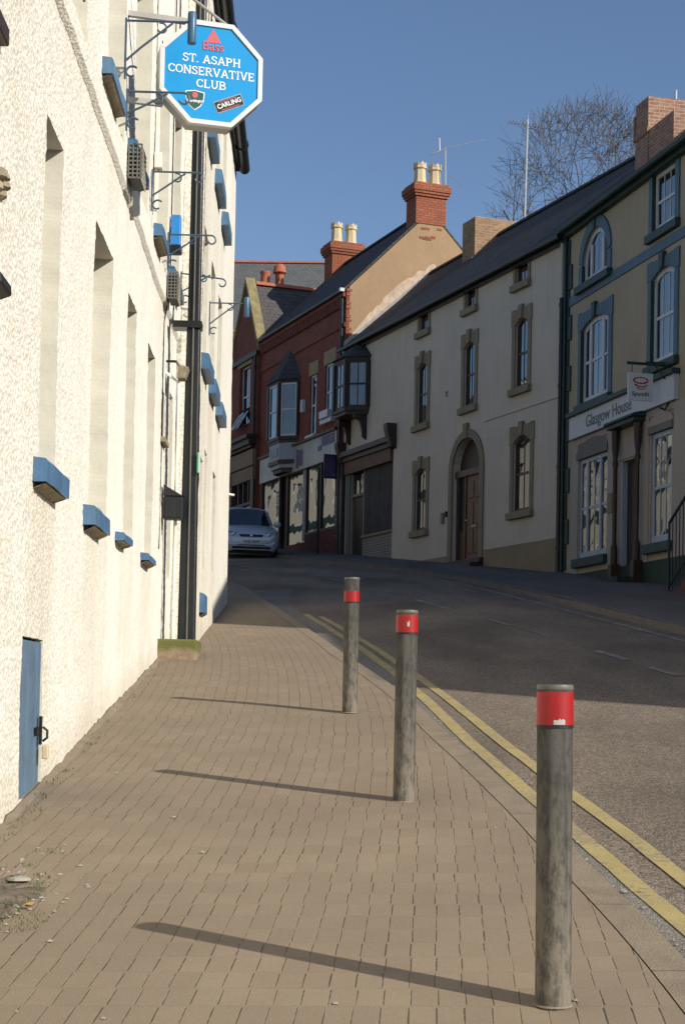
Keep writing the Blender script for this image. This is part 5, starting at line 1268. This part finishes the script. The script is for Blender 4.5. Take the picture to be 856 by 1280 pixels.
body = loft([sec(.0,.58,.24,.56,.0,.05), sec(.06,.76,.20,.70,.01,.06), sec(.20,.835,.19,.80,.02,.07), sec(.55,.85,.19,.87,.03), sec(1.05,.855,.19,.92,.03), sec(1.7,.86,.19,.92,.0), sec(3.1,.86,.2,.93,.0), sec(3.7,.83,.22,.92,.0), sec(3.98,.76,.28,.80,.0), sec(4.06,.6,.34,.6,.0)])
kb = body.build('body', M['car_paint'], K, smooth=True, sharp=50)
def gh(y, w, z): return [(w, y, z), (w*.97, y, z+.004), (w*.5, y, z+.03), (0, y, z+.04)]
def cab(y, wb, wt, zt): return [(wb, y, .86), (wt+.04, y, zt-.08), (wt, y, zt-.02), (wt*.6, y, zt+.02), (0, y, zt+.03)]
loft([[(.74,1.12,.85),(.74,1.12,.87),(.72,1.12,.88),(.45,1.10,.90),(0,1.08,.91)], cab(1.85,.78,.60,1.40), cab(2.4,.79,.61,1.43), cab(3.2,.78,.60,1.40), cab(3.55,.74,.55,1.28), [(.70,3.85,.84),(.68,3.85,.86),(.66,3.85,.88),(.4,3.87,.9),(0,3.88,.9)]]).build('cabin', M['car_paint'], K, smooth=True, sharp=45)
# windscreen and side glass set just proud of the cabin shell
mb = MB(); A_ = [(-.66,1.15,.93),(.66,1.15,.93),(.53,1.75,1.365),(-.53,1.75,1.365)]; n_ = Vector((0,-.58,.81))*.02
mb.poly([tuple(Vector(p)+n_) for p in ((-.66,1.17,.92),(-.3,1.13,.935),(0,1.12,.94),(.3,1.13,.935),(.66,1.17,.92),(.535,1.76,1.36),(.3,1.75,1.39),(0,1.75,1.40),(-.3,1.75,1.39),(-.535,1.76,1.36))]); mb.build('windscreen', M['car_glass'], K)
for sx in (-1, 1):
    mb = MB(); q = [(sx*.785,1.45,.93),(sx*.80,3.3,.94),(sx*.665,3.2,1.33),(sx*.655,1.9,1.33)]; mb.poly(q if sx > 0 else q[::-1]); mb.build('side_window', M['car_glass'], K)
    mb = MB(); mb.hexa([(sx*.40,.055,.545),(sx*.73,.11,.56),(sx*.73,.30,.56),(sx*.40,.22,.545)] if sx > 0 else [(sx*.73,.11,.56),(sx*.40,.055,.545),(sx*.40,.22,.545),(sx*.73,.30,.56)],
        [(sx*.38,.115,.655),(sx*.775,.20,.70),(sx*.77,.36,.70),(sx*.40,.25,.66)] if sx > 0 else [(sx*.775,.20,.70),(sx*.38,.115,.655),(sx*.40,.25,.66),(sx*.77,.36,.70)])
    mb.xf(Matrix.Translation((0,-.035,.075))); hl = mb.build('headlight', M['lamp_glass'], K, bevel=.012)
    MB().lathe([(.0,0),(.05,.012),(.065,.03)], (0,0,0), 12).xf(Matrix.Translation((sx*.52,.03,.68)) @ Matrix.Rotation(R(-90), 4, 'X')).build('lamp_bowl', M['chrome'], hl, smooth=True)
    MB().hexa([(sx*.70,.095,.565),(sx*.76,.13,.57),(sx*.77,.2,.57),(sx*.70,.2,.565)][::1 if sx > 0 else -1], [(sx*.72,.135,.66),(sx*.785,.19,.68),(sx*.785,.25,.68),(sx*.72,.25,.66)][::1 if sx > 0 else -1]).xf(Matrix.Translation((0,-.04,.075))).build('indicator', M['amber'], hl)
    MB().lathe([(.02,-.05),(.085,-.03),(.095,.02),(.07,.06),(.0,.07)], (0,0,0), 12).xf(Matrix.Translation((sx*.90,1.42,.98)) @ Matrix.Rotation(R(-90), 4, 'X') @ Matrix.Scale(1.25, 4, (1,0,0))).build('door_mirror', M['car_paint'], K, smooth=True)
    MB().lathe([(.03,0),(.05,.01),(.05,.03)], (0,0,0), 10).xf(Matrix.Translation((sx*.60,.045,.32)) @ Matrix.Rotation(R(-90), 4, 'X')).build('fog_lamp', M['plastic'], K)
    for wy in (.72, 3.2):
        t = MB().lathe([(.20,-.09),(.29,-.085),(.305,-.06),(.305,.06),(.29,.085),(.20,.09)], (0,0,0), 22).xf(Matrix.Translation((sx*.745,wy,.300)) @ Matrix.Rotation(R(90), 4, 'Y')).build('wheel', M['tyre'], K, smooth=True)
        MB().lathe([(.03,0),(.05,.02),(.17,.01),(.195,.0),(.2,-.02)], (0,0,0), 18).xf(Matrix.Translation((sx*.835,wy,.300)) @ Matrix.Rotation(R(90*sx), 4, 'Y')).build('rim', M['galv'], t, smooth=True)
gl_ = MB().hexa([(-.33,.055,.565),(.33,.055,.565),(.33,.09,.565),(-.33,.09,.565)], [(-.36,.095,.635),(.36,.095,.635),(.36,.14,.635),(-.36,.14,.635)]).xf(Matrix.Translation((0,-.05,.06))).build('grille', M['plastic'], K, bevel=.008)
MB().lathe([(.045,0),(.045,.012),(.03,.02)], (0,0,0), 14).xf(Matrix.Translation((0,.0,.665)) @ Matrix.Rotation(R(62), 4, 'X')).build('badge', M['chrome'], gl_)
mb = MB(); mb.hexa([(-.62,-.012,.36),(.62,-.012,.36),(.62,.2,.36),(-.62,.2,.36)], [(-.74,.02,.50),(.74,.02,.50),(.74,.3,.50),(-.74,.3,.50)])
bp = mb.build('bumper', M['car_paint'], K, bevel=.03)
MB().box(-.40,.40,-.020,.1,.375,.40).build('lower_grille', M['plastic'], bp); MB().box(-.56,.56,-.014,.1,.27,.345).build('air_intake', M['plastic'], bp, bevel=.01)
pl_ = MB().box(-.26,.26,-.028,-.016,.425,.535).xf(Matrix.Identity(4)).build('number_plate', M['plate'], bp)
stand(text_mb('VX53 NOP', .125, .002), 0, -.030, .48, sx=.80).build('plate_lettering', M['plastic'], pl_)
MB().box(-.7,.7,.2,3.8,.13,.24).build('underbody', M['plastic'], K)

# ================================================================== BARE TREE
rt = random.Random(5); tb = MB(); twb = MB()
TX, TY = 10.3, 70.; tz = g(TX, TY)
cen = Vector((10.6, 70, 21.3)); rad = Vector((4.7, 4.2, 6.5))
def env(p):
    q = p - cen; return (q.x/rad.x)**2 + (q.y/rad.y)**2 + (q.z/rad.z)**2
def grow(p, d, L, r, depth):
    n = 3; path = [p]; rs = [r]
    for i in range(n):
        d = (d + Vector((rt.gauss(0,.10), rt.gauss(0,.10), rt.gauss(.02,.09)))).normalized()
        p = p + d*L/n; path.append(p); rs.append(r*(1 - .42*(i+1)/n))
    rs = [max(q_, .0085) for q_ in rs]; (tb if depth < 4 else twb).tube(path, rs, 6 if depth < 3 else (4 if depth < 5 else 3), caps=False)
    if depth >= 8 or (depth > 1 and env(p) > 1.0): return
    k = 2 if depth < 1 else (3 if rt.random() < .73 else 2)
    base = rt.random()*6.28
    for i in range(k):
        o = d.orthogonal().normalized(); o.rotate(Matrix.Rotation(base + 6.283*i/k + rt.gauss(0,.35), 3, d))
        spread = rt.uniform(.38,.85)
        nd = (d*math.cos(spread) + o*math.sin(spread)); nd.z += .10; nd.normalize()
        grow(p, nd, L*rt.uniform(.70,.88), rs[-1]*rt.uniform(.68,.88), depth+1)
    if depth >= 2 and rt.random() < .5:
        q = path[2]; o = d.orthogonal().normalized(); o.rotate(Matrix.Rotation(rt.random()*6.28, 3, d)); grow(q, (d*.5 + o).normalized(), L*.55, rs[2]*.5, depth+2)
T_ = empty('bare_tree', (TX, TY, tz), 0, 'leafless winter tree rising behind the roofs on the right', 'tree')
trunk = [Vector((TX,TY,tz-.4)), Vector((TX+.1,TY,tz+3)), Vector((TX,TY+.1,tz+6.6))]
tb.tube(trunk, [.48,.36,.30], 10, caps=False)
for k in range(5):
    a = 6.283*k/5 + .4; grow(trunk[2] + Vector((0,0,-.3*k*.4)), Vector((math.cos(a)*.5, math.sin(a)*.5, .95)).normalized(), 3.6, .25, 1)
tb.build('trunk', M['bark'], T_, (TX,TY,tz), smooth=True); twb.build('crown', M['bark'], T_, (TX,TY,tz))

# ================================================================== LITTER AND WEEDS AT THE FOOT OF THE WALL
rl = random.Random(3)
mb = MB(); n = 40; ring = []
for i in range(n):
    a = 2*math.pi*i/n; k = .8 + .55*noise.noise((math.cos(a)*2.1, math.sin(a)*2.1, 4)) + .45*noise.noise((math.cos(a)*6, math.sin(a)*6, 8)); ring.append((-1.50 + .36*k*math.cos(a), 6.38 + .62*k*math.sin(a)))
mb.v.append((-1.5, 6.38, g(-1.5,6.38) + .03)); 
for s_r in (.5, .8, 1.):
    for x, y in ring:
        X, Y = -1.5 + (x+1.5)*s_r, 6.38 + (y-6.38)*s_r; mb.v.append((X, Y, g(X,Y) + (.026 if s_r < .7 else .016 if s_r < .9 else .002) + .008*noise.noise((X*15,Y*15,2))))
for i in range(n):
    j = (i+1) % n; mb.f.append((0, 1+i, 1+j))
    for k in range(2): mb.f.append((1+k*n+i, 1+(k+1)*n+i, 1+(k+1)*n+j, 1+k*n+j))
tag(mb.build('soil_patch', M['soil'], smooth=True, sharp=0), kind='structure')
mb = MB()
def blade(x, y, h, w):
    a = rl.random()*6.28; b = rl.uniform(.2,.9)*h; z = g(x,y) + .004
    dx, dy = math.cos(a), math.sin(a); px, py = -dy*w, dx*w
    mb.add([(x-px,y-py,z),(x+px,y+py,z),(x+dx*b*.5+px*.6,y+dy*b*.5+py*.6,z+h*.7),(x+dx*b,y+dy*b,z+h)], [(0,1,2),(0,2,3)])
for c in range(60):
    cx, cy = -1.5 + rl.gauss(.05,.17), 6.35 + rl.gauss(0,.3)
    for k in range(16): blade(cx + rl.gauss(0,.03), cy + rl.gauss(0,.03), rl.uniform(.006,.022), .0025)
for c in range(40):
    y = rl.uniform(7.3, 17.) if c % 3 else rl.uniform(7.2, 9.6); x = -1.47 - .0244*y + .06 + abs(rl.gauss(0,.03))
    for k in range(5): blade(x + rl.gauss(0,.02), y + rl.gauss(0,.03), rl.uniform(.006,.02), .003)
tag(mb.build('weeds', M['grass']), kind='stuff')
def pebble(x, y, s, mat):
    m_ = MB(); m_.lathe([(.3,-.2),(1,.05),(.85,.4),(.4,.6),(.02,.62)], (0,0,0), 7); o3 = []
    for p in m_.v: q = Vector(p); q *= 1 + .35*noise.noise(q*1.4 + Vector((x*9,y*9,0))); o3.append(tuple(q*s))
    m_.v = o3; return m_
for i, (x, y, s, lab) in enumerate(((-1.33,6.72,.040,'flat grey chip of mortar on the soil nearest the foot of the wall'),(-1.46,6.16,.055,'broad pale lump of stone at the left edge of the pavement'))):
    o = pebble(x, y, s, 0).build('stone_chip', M['stone'], None, smooth=True); o.location = (x, y, g(x,y)+.012); o.rotation_euler = (0,0,i*1.3); o.scale = (1.3,1,.75); tag(o, lab, 'stone', 'chips of stone by the wall')
for i, (x, y, lab) in enumerate(((-1.20,6.28,'curled orange leaf farthest from the wall'),(-1.34,6.20,'curled orange leaf beside the pale stone lump'),(-1.43,5.86,'curled orange leaf lowest in the photo'))):
    mb = MB(); k = 6; L_, W_ = .045, .018
    for j in range(k+1):
        t = j/k; w_ = W_*math.sin(math.pi*min(.98, t*.9+.08)); mb.v += [((t-.5)*L_, -w_, .008 + .012*abs(t-.5)), ((t-.5)*L_, 0, .002 + .02*(t-.5)**2), ((t-.5)*L_, w_, .010 + .010*t)]
    for j in range(k):
        for q in range(2): b_ = j*3+q; mb.f.append((b_, b_+3, b_+4, b_+1))
    o = mb.build('dead_leaf', M['leaf'], None, smooth=True); o.location = (x, y, g(x,y)+.012); o.rotation_euler = (0,0,.8+i*1.9); tag(o, lab, 'leaf', 'fallen leaves on the soil')
mb = MB()
for i in range(330):
    y = rl.uniform(4.2, 19); e = kl(y); x = e + abs(rl.gauss(.02,.07)) if i % 3 else rl.uniform(-1.5, e-.2)
    if i > 170: x, y = -1.45 + rl.gauss(0,.2), 6.4 + rl.gauss(0,.36)
    z = g(x,y) + (-.046 if x > e else .002); s_ = rl.uniform(.003,.011)
    mb.hexa([(x-s_,y-s_,z),(x+s_*.8,y-s_,z),(x+s_,y+s_*1.2,z),(x-s_*.7,y+s_,z)], [(x-s_*.5,y-s_*.5,z+s_*.7),(x+s_*.4,y-s_*.6,z+s_*.8),(x+s_*.5,y+s_*.5,z+s_*.6),(x-s_*.4,y+s_*.6,z+s_*.7)])
tag(mb.build('grit', M['stone']), kind='stuff')

# ================================================================== LIGHT, SKY, CAMERA
SAZ, SEL = R(34.5), R(29)           # the sun stands behind the camera to the right
to_sun = Vector((math.cos(SAZ)*math.cos(SEL), -math.sin(SAZ)*math.cos(SEL), math.sin(SEL)))
sl = bpy.data.lights.new('sun', 'SUN'); sl.energy = 4.75; sl.angle = R(.53); sl.color = (1, .945, .84)
so = bpy.data.objects.new('sun', sl); col.objects.link(so); so.rotation_euler = to_sun.to_track_quat('Z', 'Y').to_euler(); so.location = (20, -20, 30)
wd = bpy.data.worlds.new('World'); scene.world = wd; wd.use_nodes = True; nt = wd.node_tree
bg = nt.nodes['Background']; sky = nt.nodes.new('ShaderNodeTexSky'); sky.sky_type = 'NISHITA'; sky.sun_disc = False
sky.sun_elevation = SEL; sky.sun_rotation = math.atan2(to_sun.x, to_sun.y); sky.air_density = 1.0; sky.dust_density = .7; sky.ozone_density = 2.0; sky.altitude = 50
tint = nt.nodes.new('ShaderNodeMix'); tint.data_type = 'RGBA'; tint.blend_type = 'MULTIPLY'; tint.inputs[0].default_value = 1; tint.inputs[7].default_value = (.94,1.0,1.10,1)
nt.links.new(sky.outputs[0], tint.inputs[6]); nt.links.new(tint.outputs[2], bg.inputs['Color']); bg.inputs['Strength'].default_value = .108
cd = bpy.data.cameras.new('camera'); cam = bpy.data.objects.new('camera', cd); col.objects.link(cam); scene.camera = cam
cam.location = (0, 0, 1.6)
cam.matrix_world = Matrix.Translation((0,0,1.6)) @ Matrix.Rotation(R(91.8), 4, 'X') @ Matrix.Rotation(R(1.15), 4, 'Z')
cd.sensor_width = 36; cd.lens = 2000/1280*36; cd.shift_y = (802-640)/1280; cd.clip_start = .1; cd.clip_end = 2000
scene.render.engine = 'CYCLES'; scene.cycles.max_bounces = 5; scene.cycles.diffuse_bounces = 1; scene.cycles.glossy_bounces = 3; scene.cycles.transmission_bounces = 1
scene.view_settings.view_transform = 'Standard'; scene.view_settings.look = 'None'; scene.view_settings.exposure = 0; scene.view_settings.gamma = 1
